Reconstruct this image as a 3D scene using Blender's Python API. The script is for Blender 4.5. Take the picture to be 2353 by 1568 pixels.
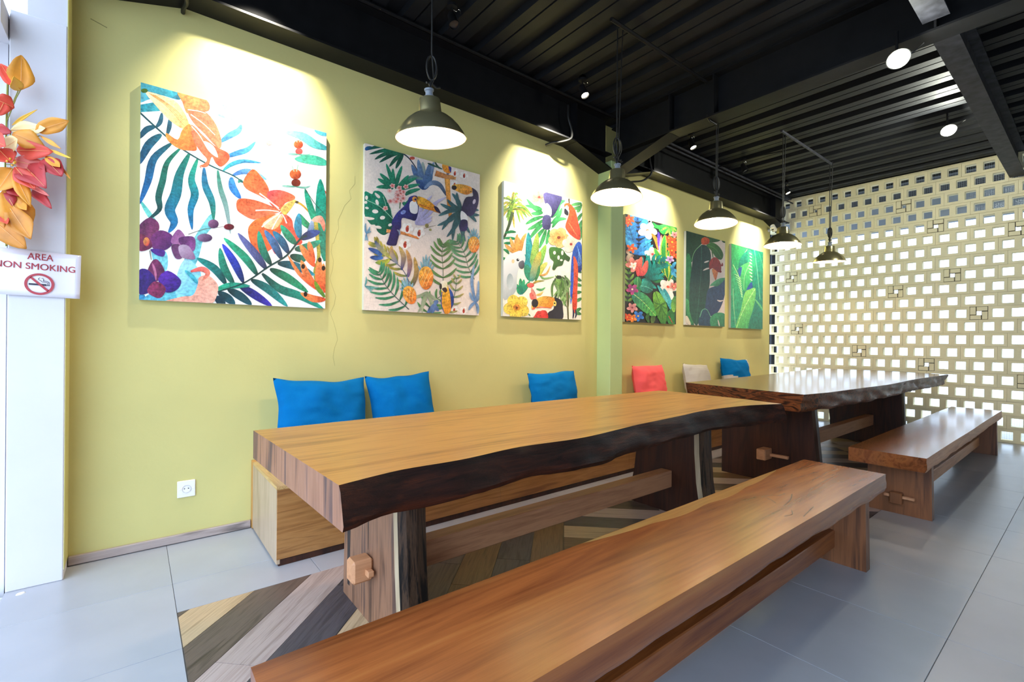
import bpy, bmesh, math, random
import numpy as np
from mathutils import Vector, Matrix, noise, geometry
random.seed(7)
for o in list(bpy.data.objects): bpy.data.objects.remove(o)
SC = bpy.context.scene
COL = SC.collection
R = math.radians
pi = math.pi

# ------------------------------------------------------------------ camera
H = 1.18
YAW, PIT, ROL, FPX = R(51.39528), R(.0377), R(.42813), 1088.379
fw = Vector((math.cos(YAW)*math.cos(PIT), math.sin(YAW)*math.cos(PIT), math.sin(PIT)))
rt0 = Vector((math.sin(YAW), -math.cos(YAW), 0)); up0 = rt0.cross(fw)
rt = rt0*math.cos(ROL)+up0*math.sin(ROL); up = -rt0*math.sin(ROL)+up0*math.cos(ROL)
cam = bpy.data.cameras.new('camera'); cam.sensor_width = 36; cam.lens = FPX/2353*36
cam.clip_start = .02; cam.clip_end = 200
co = bpy.data.objects.new('camera', cam); COL.objects.link(co)
co.matrix_world = Matrix(((rt.x, up.x, -fw.x, 0), (rt.y, up.y, -fw.y, 0), (rt.z, up.z, -fw.z, H), (0, 0, 0, 1)))
SC.camera = co
# ------------------------------------------------------------------ sky, exposure
SKY_STRENGTH = 5.2
PENDANT_STRENGTH = 420
SPOT_WATTS = 95
DOWN_WATTS = 85
w = bpy.data.worlds.new('world'); SC.world = w; w.use_nodes = True
bg = w.node_tree.nodes['Background']; bg.inputs[0].default_value = (.60, .77, 1, 1); bg.inputs[1].default_value = SKY_STRENGTH
vs = SC.view_settings
vs.view_transform = 'Standard'; vs.look = 'None'; vs.gamma = 1; vs.exposure = 0.0; vs.use_curve_mapping = False

# ------------------------------------------------------------------ helpers
def lin(h):
    if not isinstance(h, str): return tuple(h)
    h = h.lstrip('#')
    if len(h) == 3: h = ''.join(c*2 for c in h)
    v = [int(h[i:i+2], 16)/255 for i in (0, 2, 4)]
    return tuple(c/12.92 if c <= .04045 else ((c+.055)/1.055)**2.4 for c in v)
def tag(o, label=None, cat=None, group=None, kind=None):
    if label: o['label'] = label
    if cat: o['category'] = cat
    if group: o['group'] = group
    if kind: o['kind'] = kind
    return o
def empty(name, loc, label=None, cat=None, group=None, rz=0):
    o = bpy.data.objects.new(name, None); COL.objects.link(o); o.location = loc; o.rotation_euler = (0, 0, rz)
    o.empty_display_size = .05
    return tag(o, label, cat, group)
def link(name, me, parent=None, loc=(0, 0, 0), rot=(0, 0, 0)):
    o = bpy.data.objects.new(name, me); COL.objects.link(o); o.parent = parent; o.location = loc; o.rotation_euler = rot
    return o
def copy_tree(o, parent=None):
    c = o.copy(); COL.objects.link(c); c.parent = parent
    for ch in list(o.children): copy_tree(ch, c)
    return c
class MB:
    """collects geometry, builds one mesh"""
    def __init__(s): s.v = []; s.f = []; s.m = []; s.sm = []
    def add(s, vs, fs, mi=0, smooth=False):
        b = len(s.v); s.v += [tuple(v) for v in vs]
        for f in fs: s.f.append([b+i for i in f]); s.m.append(mi); s.sm.append(smooth)
        return s
    def box(s, a, b, mi=0, M=None):
        (x0, y0, z0), (x1, y1, z1) = a, b
        vs = [Vector(p) for p in ((x0,y0,z0),(x1,y0,z0),(x1,y1,z0),(x0,y1,z0),(x0,y0,z1),(x1,y0,z1),(x1,y1,z1),(x0,y1,z1))]
        if M: vs = [M @ v for v in vs]
        return s.add(vs, [(0,3,2,1),(4,5,6,7),(0,1,5,4),(1,2,6,5),(2,3,7,6),(3,0,4,7)], mi)
    def bbox(s, a, b, bev=.004, mi=0, M=None):
        """box with chamfered edges"""
        bm = bmesh.new(); bmesh.ops.create_cube(bm, size=1)
        c = [(a[i]+b[i])/2 for i in range(3)]; d = [b[i]-a[i] for i in range(3)]
        for v in bm.verts: v.co = Vector([v.co[i]*d[i]+c[i] for i in range(3)])
        bmesh.ops.bevel(bm, geom=list(bm.edges), offset=bev, segments=1, affect='EDGES')
        bm.verts.index_update()
        vs = [M @ v.co if M else v.co.copy() for v in bm.verts]; fs = [[v.index for v in f.verts] for f in bm.faces]
        bm.free(); return s.add(vs, fs, mi)
    def tube(s, pts, r, n=8, mi=0, cap=True, smooth=True):
        pts = [Vector(p) for p in pts]; rs = r if isinstance(r, (list, tuple)) else [r]*len(pts)
        rings = []; prev = None
        for i, p in enumerate(pts):
            t = (pts[min(i+1, len(pts)-1)]-pts[max(i-1, 0)]).normalized()
            if prev is None:
                a = Vector((0, 0, 1)) if abs(t.z) < .9 else Vector((1, 0, 0)); u = t.cross(a).normalized()
            else:
                u = (prev-t*prev.dot(t)).normalized()
            prev = u; v = t.cross(u)
            rings.append([p+(u*math.cos(2*pi*k/n)+v*math.sin(2*pi*k/n))*rs[i] for k in range(n)])
        vs = [q for rg in rings for q in rg]; fs = []
        for i in range(len(pts)-1):
            for k in range(n): fs.append((i*n+k, i*n+(k+1) % n, (i+1)*n+(k+1) % n, (i+1)*n+k))
        if cap: fs.append(tuple(range(n))[::-1]); fs.append(tuple((len(pts)-1)*n+k for k in range(n)))
        return s.add(vs, fs, mi, smooth)
    def lathe(s, prof, c=(0, 0, 0), n=32, mi=0, M=None, smooth=True):
        vs = []; fs = []
        for r, z in prof:
            for k in range(n):
                v = Vector((r*math.cos(2*pi*k/n), r*math.sin(2*pi*k/n), z))
                vs.append((M @ v if M else v)+Vector(c))
        for i in range(len(prof)-1):
            for k in range(n): fs.append((i*n+k, i*n+(k+1) % n, (i+1)*n+(k+1) % n, (i+1)*n+k))
        return s.add(vs, fs, mi, smooth)
    def prism(s, poly, y0, y1, axis='y', mi=0):
        """poly in the plane across axis, extruded along axis"""
        n = len(poly)
        def mk(p, t): return {'y': (p[0], t, p[1]), 'x': (t, p[0], p[1]), 'z': (p[0], p[1], t)}[axis]
        vs = [mk(p, y0) for p in poly]+[mk(p, y1) for p in poly]
        fs = [tuple(range(n)), tuple(range(2*n-1, n-1, -1))]+[(i, (i+1) % n, n+(i+1) % n, n+i) for i in range(n)]
        return s.add(vs, fs, mi)
    def mesh(s, name, mats=(), fix=True):
        me = bpy.data.meshes.new(name); me.from_pydata(s.v, [], s.f)
        for m in (mats if isinstance(mats, (list, tuple)) else [mats]): me.materials.append(m)
        me.polygons.foreach_set('material_index', s.m); me.polygons.foreach_set('use_smooth', s.sm)
        if fix:
            bm = bmesh.new(); bm.from_mesh(me); bmesh.ops.recalc_face_normals(bm, faces=bm.faces); [setattr(e, 'smooth', not (len(e.link_faces) == 2 and e.calc_face_angle() > .7)) for e in bm.edges]; bm.to_mesh(me); bm.free()
        me.update(); return me
    def build(s, name, mats, parent=None, loc=(0, 0, 0), rot=(0, 0, 0), fix=True):
        return link(name, s.mesh(name, mats, fix), parent, loc, rot)
def catmull(pts, n=8, closed=False):
    P = [Vector(p) for p in pts]; out = []; m = len(P)
    rng = range(m) if closed else range(m-1)
    for i in rng:
        if closed: a, b, c, d = P[i-1], P[i], P[(i+1) % m], P[(i+2) % m]
        else: a, b, c, d = P[max(i-1, 0)], P[i], P[i+1], P[min(i+2, m-1)]
        for k in range(n):
            t = k/n
            out.append(.5*((2*b)+(c-a)*t+(2*a-5*b+4*c-d)*t*t+(3*b-a-3*c+d)*t**3))
    if not closed: out.append(P[-1])
    return out
def lerpf(tab, x):
    if x <= tab[0][0]: return tab[0][1]
    for (a, b), (c, d) in zip(tab, tab[1:]):
        if x <= c: return b+(d-b)*(x-a)/(c-a)
    return tab[-1][1]
def nz(*p): return noise.noise(Vector(p))

# ------------------------------------------------------------------ materials
MATS = {}
def newmat(name):
    m = bpy.data.materials.new(name); m.use_nodes = True; MATS[name] = m
    nt = m.node_tree; return m, nt, nt.nodes['Principled BSDF']
def N(nt, t, **k):
    n = nt.nodes.new(t)
    for a, b in k.items():
        if a in n.inputs: n.inputs[a].default_value = b
        else: setattr(n, a, b)
    return n
def ramp(nt, stops):
    r = nt.nodes.new('ShaderNodeValToRGB'); e = r.color_ramp.elements
    e[0].position, e[0].color = stops[0][0], (*lin(stops[0][1]), 1)
    e[1].position, e[1].color = stops[-1][0], (*lin(stops[-1][1]), 1)
    for p, c in stops[1:-1]: x = e.new(p); x.color = (*lin(c), 1)
    return r
def coords(nt, scale=(1, 1, 1), rot=(0, 0, 0), space='Object'):
    tc = N(nt, 'ShaderNodeTexCoord'); mp = N(nt, 'ShaderNodeMapping'); mp.inputs['Scale'].default_value = scale; mp.inputs['Rotation'].default_value = rot
    nt.links.new(tc.outputs[space], mp.inputs[0]); return mp.outputs[0]
def bump(nt, b, src, strength=.2, dist=.01):
    bp = N(nt, 'ShaderNodeBump'); bp.inputs['Strength'].default_value = strength; bp.inputs['Distance'].default_value = dist
    nt.links.new(src, bp.inputs['Height']); nt.links.new(bp.outputs[0], b.inputs['Normal'])
def plain(name, col, rough=.5, metal=0, var=.0, vs=6, bmp=0, bscale=60, coat=0, rnd=0):
    m, nt, b = newmat(name); L = nt.links.new
    b.inputs['Roughness'].default_value = rough; b.inputs['Metallic'].default_value = metal
    if coat: b.inputs['Coat Weight'].default_value = coat; b.inputs['Coat Roughness'].default_value = .15
    c = lin(col); b.inputs['Base Color'].default_value = (*c, 1)
    src = None
    if var:
        n = N(nt, 'ShaderNodeTexNoise'); n.inputs['Scale'].default_value = vs; n.inputs['Detail'].default_value = 6
        L(coords(nt), n.inputs['Vector'])
        r = ramp(nt, [(.3, tuple(x*(1-var) for x in c)), (.7, tuple(min(1, x*(1+var)) for x in c))]); L(n.outputs[0], r.inputs[0]); src = r.outputs[0]
        L(src, b.inputs['Base Color'])
    if rnd:
        oi = N(nt, 'ShaderNodeObjectInfo'); mr = N(nt, 'ShaderNodeMapRange'); mr.inputs[3].default_value = 1-rnd; mr.inputs[4].default_value = 1+rnd
        L(oi.outputs['Random'], mr.inputs[0]); hs = N(nt, 'ShaderNodeHueSaturation'); L(mr.outputs[0], hs.inputs['Value'])
        if src: L(src, hs.inputs['Color'])
        else: hs.inputs['Color'].default_value = (*c, 1)
        L(hs.outputs[0], b.inputs['Base Color'])
    if bmp:
        n2 = N(nt, 'ShaderNodeTexNoise'); n2.inputs['Scale'].default_value = bscale; n2.inputs['Detail'].default_value = 4
        L(coords(nt), n2.inputs['Vector']); bump(nt, b, n2.outputs[0], bmp, .005)
    return m
def wood(name, stops, axis='X', grain=1.0, rough=.35, coat=.0, rings=.35, streak=1.0, rnd=0, bmp=.08, fine=.25, rot=None, off=0):
    """long grain along axis: stretched noise, bent ring bands, fine fibres"""
    m, nt, b = newmat(name); L = nt.links.new
    sc = {'X': (.35, 4.5, 4.5), 'Y': (4.5, .35, 4.5), 'Z': (4.5, 4.5, .35)}[axis]
    fs = {'X': (2.5, 90, 90), 'Y': (90, 2.5, 90), 'Z': (90, 90, 2.5)}[axis]
    tc = N(nt, 'ShaderNodeTexCoord'); base = tc.outputs['Object']
    if rnd:
        oi = N(nt, 'ShaderNodeObjectInfo'); mu = N(nt, 'ShaderNodeMath', operation='MULTIPLY'); mu.inputs[1].default_value = 37.0; L(oi.outputs['Random'], mu.inputs[0])
        va = N(nt, 'ShaderNodeVectorMath', operation='ADD'); L(base, va.inputs[0]); L(mu.outputs[0], va.inputs[1]); base = va.outputs[0]
    def mapped(s):
        mp = N(nt, 'ShaderNodeMapping'); mp.inputs['Scale'].default_value = [x*grain for x in s]
        if rot: mp.inputs['Rotation'].default_value = rot
        mp.inputs['Location'].default_value = (off, off*.7, off*.3)
        L(base, mp.inputs[0]); return mp.outputs[0]
    n1 = N(nt, 'ShaderNodeTexNoise'); n1.inputs['Scale'].default_value = 1.6; n1.inputs['Detail'].default_value = 9; n1.inputs['Roughness'].default_value = .62; n1.inputs['Distortion'].default_value = .7*streak
    L(mapped(sc), n1.inputs['Vector'])
    n0 = N(nt, 'ShaderNodeTexNoise'); n0.inputs['Scale'].default_value = 2.2; n0.inputs['Detail'].default_value = 2; n0.inputs['Distortion'].default_value = .4
    L(mapped(sc), n0.inputs['Vector'])
    mul = N(nt, 'ShaderNodeMath', operation='MULTIPLY'); mul.inputs[1].default_value = 42; L(n0.outputs[0], mul.inputs[0])
    sn = N(nt, 'ShaderNodeMath', operation='SINE'); L(mul.outputs[0], sn.inputs[0])
    n2 = N(nt, 'ShaderNodeTexNoise'); n2.inputs['Scale'].default_value = 3; n2.inputs['Detail'].default_value = 4; L(mapped(fs), n2.inputs['Vector'])
    a1 = N(nt, 'ShaderNodeMath', operation='MULTIPLY_ADD'); a1.inputs[1].default_value = rings*.16; L(sn.outputs[0], a1.inputs[0]); L(n1.outputs[0], a1.inputs[2])
    s2 = N(nt, 'ShaderNodeMath', operation='SUBTRACT'); s2.inputs[1].default_value = .5; L(n2.outputs[0], s2.inputs[0])
    a2 = N(nt, 'ShaderNodeMath', operation='MULTIPLY_ADD'); a2.inputs[1].default_value = fine; L(s2.outputs[0], a2.inputs[0]); L(a1.outputs[0], a2.inputs[2])
    r = ramp(nt, stops); L(a2.outputs[0], r.inputs[0])
    out = r.outputs[0]
    if rnd:
        mr = N(nt, 'ShaderNodeMapRange'); mr.inputs[3].default_value = 1-rnd; mr.inputs[4].default_value = 1+rnd; L(oi.outputs['Random'], mr.inputs[0])
        hs = N(nt, 'ShaderNodeHueSaturation'); L(mr.outputs[0], hs.inputs['Value']); L(out, hs.inputs['Color']); out = hs.outputs[0]
    L(out, b.inputs['Base Color']); b.inputs['Roughness'].default_value = rough
    if coat: b.inputs['Coat Weight'].default_value = coat; b.inputs['Coat Roughness'].default_value = .12
    if bmp: bump(nt, b, a2.outputs[0], bmp, .004)
    return m
def emis(name, col, st):
    m, nt, b = newmat(name); b.inputs['Base Color'].default_value = (*lin(col), 1); b.inputs['Emission Color'].default_value = (*lin(col), 1); b.inputs['Emission Strength'].default_value = st
    return m
GREEN = plain('green_paint', '#cdc47f', .7, var=.05, vs=1.6, bmp=.15, bscale=35)
GREEN2 = plain('pale_green_paint', '#b4c78a', .7, var=.04, vs=2, bmp=.12, bscale=35)
WHITE = plain('white_paint', '#d8d5da', .75, var=.03, vs=3, bmp=.12, bscale=40)
BLACK = plain('black_steel', '#141416', .55, var=.25, vs=9, bmp=.1, bscale=20)
DECK = plain('black_deck', '#191a1d', .6, var=.2, vs=5)
DECK.node_tree.nodes['Principled BSDF'].inputs['Specular IOR Level'].default_value = .22
BEAMG = plain('grey_primed_steel', '#393a42', .6, var=.45, vs=14, bmp=.15, bscale=30)
BEAMG.node_tree.nodes['Principled BSDF'].inputs['Specular IOR Level'].default_value = .2
BLACK.node_tree.nodes['Principled BSDF'].inputs['Specular IOR Level'].default_value = .2
CABLE = plain('black_cable', '#101010', .5)
GREYC = plain('grey_plastic', '#7d838c', .5)
TILE = plain('grey_tile', '#aaabb1', .28, var=.05, vs=4, rnd=.03, bmp=.02, bscale=8)
GROUT = plain('dark_grout', '#5d5a56', .8)
BLOCK = plain('cream_block', '#e8deba', .8, var=.06, vs=7, bmp=.5, bscale=45, rnd=.05)
MORTAR = plain('mortar', '#d9cfae', .9, var=.15, vs=20, bmp=.5, bscale=50)
WIRE = plain('wire', '#9aa0a8', .4, .8)
CANVAS = plain('canvas_edge', '#cfcfc4', .7)
TEAL = plain('teal_cotton', '#0064a2', .95, var=.06, vs=8, bmp=.25, bscale=220)
TEAL.node_tree.nodes['Principled BSDF'].inputs['Specular IOR Level'].default_value = .12
RED = plain('coral_cotton', '#ea5556', .85, var=.04, vs=8, bmp=.25, bscale=220)
PLASTIC = plain('white_plastic', '#f2f0ee', .3)
BRASS = plain('antique_nickel', '#aaa076', .26, .8, var=.06, vs=3)
REFL = plain('lamp_white', '#f4ece0', .5)
BULB = emis('lit_bulb', '#ffdcb0', PENDANT_STRENGTH)
LENS = emis('lit_spot_lens', '#fff6dc', 25)
DLENS = emis('lit_downlight', '#f6ffd8', 30)
DARKLENS = plain('unlit_lens', '#2b2b2e', .2)
CHROME = plain('bright_metal', '#c8c8c8', .25, 1)
PEBBLE = plain('white_pebble', '#eeeae4', .6, rnd=.06)
ASPH = plain('outside_paving', '#b5b2ac', .8, var=.1, vs=3)
SOFFIT = plain('dark_soffit', '#0b0b0e', .9)
FASCIA = plain('grey_fascia', '#8f98a8', .6)
BLUEP = plain('blue_panel', '#3fb0dc', .4)
BASEB = wood('grey_baseboard', [(.3, '#8d7d78'), (.55, '#b0a09a'), (.7, '#6e625e')], 'X', rough=.6)
TOPW = wood('table_top_wood', [(.28, '#74481f'), (.42, '#a86a2c'), (.55, '#c88840'), (.72, '#99622a')], 'X', rough=.3, coat=.25, rings=.3, bmp=.05)
ENDW = wood('table_end_grain', [(.3, '#4e3430'), (.45, '#8a5c42'), (.58, '#9a6a50'), (.72, '#5e4038')], 'Z', grain=.9, rough=.45, rings=.5)
BARK = wood('live_edge_bark', [(.3, '#0e0705'), (.5, '#2a130b'), (.66, '#4a2110'), (.8, '#6e3a1a')], 'X', grain=2.2, rough=.55, coat=.0, bmp=.9, rings=.2)
BARK.node_tree.nodes['Principled BSDF'].inputs['Specular IOR Level'].default_value = .25
TOP2 = wood('dark_table_wood', [(.28, '#4c2812'), (.45, '#6e401f'), (.6, '#825028'), (.75, '#54321a')], 'X', rough=.2, coat=.4, rings=.35, bmp=.03, off=3)
END2 = wood('dark_table_end', [(.3, '#1d0c06'), (.45, '#5a2c14'), (.58, '#7a4320'), (.72, '#2a130a')], 'Y', grain=1.4, rough=.4, rings=1.0, off=5)
LEGW = wood('table_leg_wood', [(.3, '#2e211c'), (.42, '#7a5640'), (.55, '#93694e'), (.7, '#5a4238')], 'Z', grain=1.1, rough=.5, rings=.5, off=1.3)
LEGB = wood('table_leg_bark', [(.34, '#0d0907'), (.46, '#2c1d14'), (.55, '#5c4330'), (.66, '#16100c')], 'Z', grain=1.5, rough=.5, bmp=.5, off=2.1)
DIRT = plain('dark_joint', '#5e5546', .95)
SAPY = wood('pale_sapwood', [(.3, '#a8763c'), (.7, '#c49a58')], 'X', rough=.28, coat=.3)
SAP = wood('sapwood', [(.3, '#a08868'), (.7, '#c8b494')], 'Z', rough=.5)
DLEG = wood('dark_leg_wood', [(.3, '#1f0c06'), (.5, '#38190c'), (.7, '#482310')], 'Z', rough=.4, rings=.4, off=4)
STRW = wood('stretcher_wood', [(.3, '#a56c48'), (.5, '#d0966c'), (.7, '#bb8258')], 'X', rough=.5, rings=.25)
BENW = wood('bench_wood', [(.26, '#562a12'), (.40, '#7e4421'), (.55, '#98582b'), (.70, '#a56834'), (.8, '#74421f')], 'X', grain=.9, rough=.27, coat=.06, rings=.22, bmp=.03, off=7, fine=.14)
BENL = wood('bench_leg_wood', [(.3, '#54301a'), (.5, '#8a5530'), (.7, '#744626')], 'Z', rough=.45, rings=.4, off=9)
BEN2 = wood('far_bench_wood', [(.28, '#4e2812'), (.45, '#764222'), (.6, '#8a522a'), (.75, '#5e341a')], 'X', rough=.2, coat=.25, rings=.3, bmp=.03, off=11)
LAM = wood('laminate_front', [(.3, '#80542e'), (.45, '#a06e3c'), (.58, '#b07e48'), (.72, '#8a5c34')], 'X', grain=1.3, rough=.4, rings=.45, off=13)
LAMT = wood('laminate_light', [(.3, '#b58e58'), (.5, '#d0aa72'), (.7, '#bd9862')], 'Y', grain=1.2, rough=.4, rings=1.0, off=15)
LAME = wood('laminate_end', [(.3, '#9c8466'), (.5, '#bda388'), (.7, '#a89072')], 'Z', grain=1.2, rough=.45, rings=.3, off=17)
TRIMW = plain('orange_edge_band', '#c08a48', .5)
def plankmat(name, a, b, c): return wood(name, [(.3, a), (.5, b), (.7, c)], 'X', grain=1.4, rough=.38, rings=.5, rnd=.1, bmp=.15, fine=.5)
PLANKS = [plankmat('plank_tan', '#9a8060', '#c4a884', '#aa9070'), plankmat('plank_dark', '#3a302c', '#66564e', '#4c403c'), plankmat('plank_pink', '#9a857c', '#bca8a0', '#a89188'),
          plankmat('plank_slate', '#2c2a2e', '#524c52', '#3c383e'), plankmat('plank_brown', '#5a4028', '#7d6040', '#684a30')]
# striped grey cushion cloth
m, nt, b = newmat('grey_stripe_cloth'); b.inputs['Roughness'].default_value = .9
wv = N(nt, 'ShaderNodeTexWave'); wv.wave_type = 'BANDS'; wv.bands_direction = 'Z'; wv.inputs['Scale'].default_value = 22; wv.inputs['Distortion'].default_value = .6
nt.links.new(coords(nt), wv.inputs['Vector']); r_ = ramp(nt, [(.3, '#a8a39c'), (.7, '#c9c3b8')]); nt.links.new(wv.outputs[0], r_.inputs[0]); nt.links.new(r_.outputs[0], b.inputs['Base Color'])
STRIPE = m
# printed pictures: colour comes from the shapes, watercolour mottling only where there is ink
m, nt, b = newmat('print_ink'); b.inputs['Roughness'].default_value = .45
at_ = N(nt, 'ShaderNodeVertexColor'); at_.layer_name = 'ink'
def inknoise(scale, det):
    n_ = N(nt, 'ShaderNodeTexNoise'); n_.inputs['Scale'].default_value = scale; n_.inputs['Detail'].default_value = det; n_.inputs['Roughness'].default_value = .65; nt.links.new(coords(nt), n_.inputs['Vector']); return n_.outputs[0]
mx_ = N(nt, 'ShaderNodeMath', operation='ADD'); nt.links.new(inknoise(18, 8), mx_.inputs[0]); nt.links.new(inknoise(70, 4), mx_.inputs[1])
sb_ = N(nt, 'ShaderNodeMath', operation='SUBTRACT'); nt.links.new(mx_.outputs[0], sb_.inputs[0]); sb_.inputs[1].default_value = 1.06
sc_ = N(nt, 'ShaderNodeSeparateColor'); sc_.mode = 'HSV'; nt.links.new(at_.outputs[0], sc_.inputs[0])
ml_ = N(nt, 'ShaderNodeMath', operation='MULTIPLY'); nt.links.new(sb_.outputs[0], ml_.inputs[0]); nt.links.new(sc_.outputs[1], ml_.inputs[1])
ma_ = N(nt, 'ShaderNodeMath', operation='MULTIPLY_ADD'); nt.links.new(ml_.outputs[0], ma_.inputs[0]); ma_.inputs[1].default_value = 2.1; ma_.inputs[2].default_value = 1.0
hs_ = N(nt, 'ShaderNodeHueSaturation'); nt.links.new(at_.outputs[0], hs_.inputs['Color']); nt.links.new(ma_.outputs[0], hs_.inputs['Value']); nt.links.new(hs_.outputs[0], b.inputs['Base Color'])
INK = m
# ------------------------------------------------------------------ setting: walls
W = 3.345; XB = 8.22; DECKZ = 3.5
def struct(name, mb, mats, **k):
    return tag(mb.build(name, mats, **k), kind='structure')
g = MB()
g.box((-.27, W, 0), (7.92, W+.18, 3.5))
wall_green = struct('wall_left', g, [GREEN])
tag(wall_green, 'lime green painted wall hung with six botanical canvases')
# hairline plaster cracks in the green wall
def ribbon(pts, wd, y):
    c = MB(); P = [Vector((p[0], 0, p[1])) for p in pts]
    for a, b_ in zip(P, P[1:]):
        t = (b_-a).normalized(); n_ = Vector((-t.z, 0, t.x))*wd/2
        c.add([(q.x, y, q.z) for q in (a-n_, a+n_, b_+n_, b_-n_)], [(0, 1, 2, 3)])
    return c
def jag(a, b_, n, amp, seed):
    return [(a[0]+(b_[0]-a[0])*i/n+amp*nz(i*.7, seed, .3), a[1]+(b_[1]-a[1])*i/n) for i in range(n+1)]
CRK = plain('crack', '#8f8a55', .9)
ribbon(jag((1.22, 2.35), (1.07, 1.85), 9, .05, 1)+jag((1.07, 1.85), (1.09, 1.0), 14, .04, 2), .0015, W-.0006).build('plaster_crack', [CRK], wall_green)
ribbon(jag((-.19, 2.865), (-.12, 2.845), 5, .01, 5), .005, W-.0006).build('plaster_crack', [CRK], wall_green)
# pier between the two bays
p = MB(); p.bbox((3.82, 3.17, 0), (4.02, W+.1, 3.05), .006)
pier = struct('wall_pier', p, [GREEN2]); tag(pier, 'pale green square pier against the green wall')
# white pier at the shopfront, green on its inner side
p = MB(); p.bbox((-.458, 3.162, 0), (-.262, W+.3, 2.70), .004); p.box((-.4, 3.168, 2.7), (-.262, W+.3, 3.5))
p.box((-.2625, 3.166, .05), (-.2595, W+.01, 3.2), 1)
wp = struct('wall_front', p, [WHITE, GREEN]); tag(wp, 'white plastered pier at the shopfront')
p = MB(); p.box((-2.6, 3.225, -.12), (-.47, 3.4, 2.56)); p.box((-2.6, 3.0, 2.56), (-.462, 3.45, 2.68)); p.box((-.62, -6, 3.2), (-.462, 3.15, 3.5)); p.box((-.62, -6.1, -.12), (-.462, -2.2, 3.2))
struct('wall_outer', p, [WHITE])
# wall behind the camera
p = MB(); p.box((-.46, -6.2, 0), (8.4, -6.0, 3.5)); struct('wall_rear', p, [WHITE])
# baseboard
p = MB(); p.bbox((-.258, 3.325, .004), (.578, W, .05), .003); struct('baseboard_left', p, [BASEB])

# ------------------------------------------------------------------ floor: tiles and diagonal planks
p = MB(); p.box((-.46, -6.1, -.05), (8.35, W+.05, -.003)); floor = struct('floor', p, [GROUT])
tag(floor, 'grey tiled floor with a strip of diagonal wood planks under the tables')
cache = {}
def tile(x0, y0, x1, y1):
    key = (round(x1-x0, 3), round(y1-y0, 3))
    if key not in cache:
        q = MB(); dx, dy = key; q.bbox((-dx/2+.001, -dy/2+.001, -.004), (dx/2-.001, dy/2-.001, 0), .0012); cache[key] = q.mesh('tile', [TILE])
    link('tile', cache[key], floor, ((x0+x1)/2, (y0+y1)/2, 0))
WX0, WY0, WY1 = .153, .99, 2.49
xs = [WX0+.6*i for i in range(14)]+[XB]
xs = [x for x in xs if x < XB-.05]+[XB]
for x0, x1 in zip(xs, xs[1:]):
    tile(x0, WY1, x1, 2.79); tile(x0, 2.79, x1, W)
    for k in range(4): tile(x0, WY0-.6*(k+1), x1, WY0-.6*k)
ysl = [W, 2.79]+[2.79-.6*i for i in range(1, 8)]
for a, b_ in zip(ysl, ysl[1:]): tile(-.46, b_, WX0, a)
q = MB(); q.box((-.46, -6, -.004), (WX0, ysl[-1]-.002, -.0002)); q.box((WX0+.002, -6, -.004), (XB, WY0-2.402, -.0002))
tag(q.build('tile_field', [TILE], floor), kind='stuff')
def clip(poly, f):
    out = []
    for i in range(len(poly)):
        a, b_ = poly[i], poly[(i+1) % len(poly)]; fa, fb = f(a), f(b_)
        if fa >= 0: out.append(a)
        if fa*fb < 0: t = fa/(fa-fb); out.append((a[0]+(b_[0]-a[0])*t, a[1]+(b_[1]-a[1])*t))
    return out
s2 = math.sqrt(.5); PW = .18
def plank(u0, u1, v0, v1, kind, mat):
    """kind 0: runs along (1,1); kind 1: runs along (1,-1).  u across, v along in each frame"""
    g_ = .0012; c = [(u0+g_, v0+g_), (u1-g_, v0+g_), (u1-g_, v1-g_), (u0+g_, v1-g_)]
    if kind == 0: P = [((u+v)*s2, (v-u)*s2) for u, v in c]      # u=(x-y)s2, v=(x+y)s2
    else: P = [((u+v)*s2, (u-v)*s2) for u, v in c]              # u=(x+y)s2, v=(x-y)s2
    for f in (lambda q: q[0]-WX0-.002, lambda q: XB-q[0], lambda q: q[1]-WY0-.002, lambda q: WY1-.002-q[1]): 
        P = clip(P, f)
        if len(P) < 3: return
    ar = abs(sum(P[i][0]*P[i-1][1]-P[i-1][0]*P[i][1] for i in range(len(P))))/2
    if ar < 4e-4: return
    cx = sum(q[0] for q in P)/len(P); cy = sum(q[1] for q in P)/len(P); a = R(45) if kind == 0 else R(-45)
    ca, sa = math.cos(-a), math.sin(-a)
    loc = [((x-cx)*ca-(y-cy)*sa, (x-cx)*sa+(y-cy)*ca) for x, y in P]
    q = MB(); q.prism(loc, -.004, 0, 'z')
    q.build('floor_plank', [mat], floor, (cx, cy, 0), (0, 0, a))
rp = random.Random(11)
pat = [0, 1, 2, 3, 0, 4, 2, 1]
for i in range(-14, 0):            # planks along (1,1), left of the line x=y
    u0 = i*PW; v = .2+rp.random()*1.2
    edges = [.3]
    while edges[-1] < 4: edges.append(edges[-1]+rp.uniform(.8, 1.3))
    for k, (a, b_) in enumerate(zip(edges, edges[1:])): plank(u0, u0+PW, a, b_, 0, PLANKS[{-8: 1, -7: 2, -6: 3, -9: 0, -5: 0, -4: 1, -3: 4, -2: 3, -1: 4, -10: 1}.get(i, 2) if k < 3 else pat[(i*3+k*5) % 8]])
for i in range(5, 45):             # planks along (1,-1)
    u0 = i*PW; edges = [0.0012]
    first = rp.uniform(.5, 1.3); edges.append(first)
    while edges[-1] < 6: edges.append(edges[-1]+1.25)
    for k, (a, b_) in enumerate(zip(edges, edges[1:])): plank(u0, u0+PW, a, b_, 1, PLANKS[pat[(i*3+k*5) % 8]])

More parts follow.
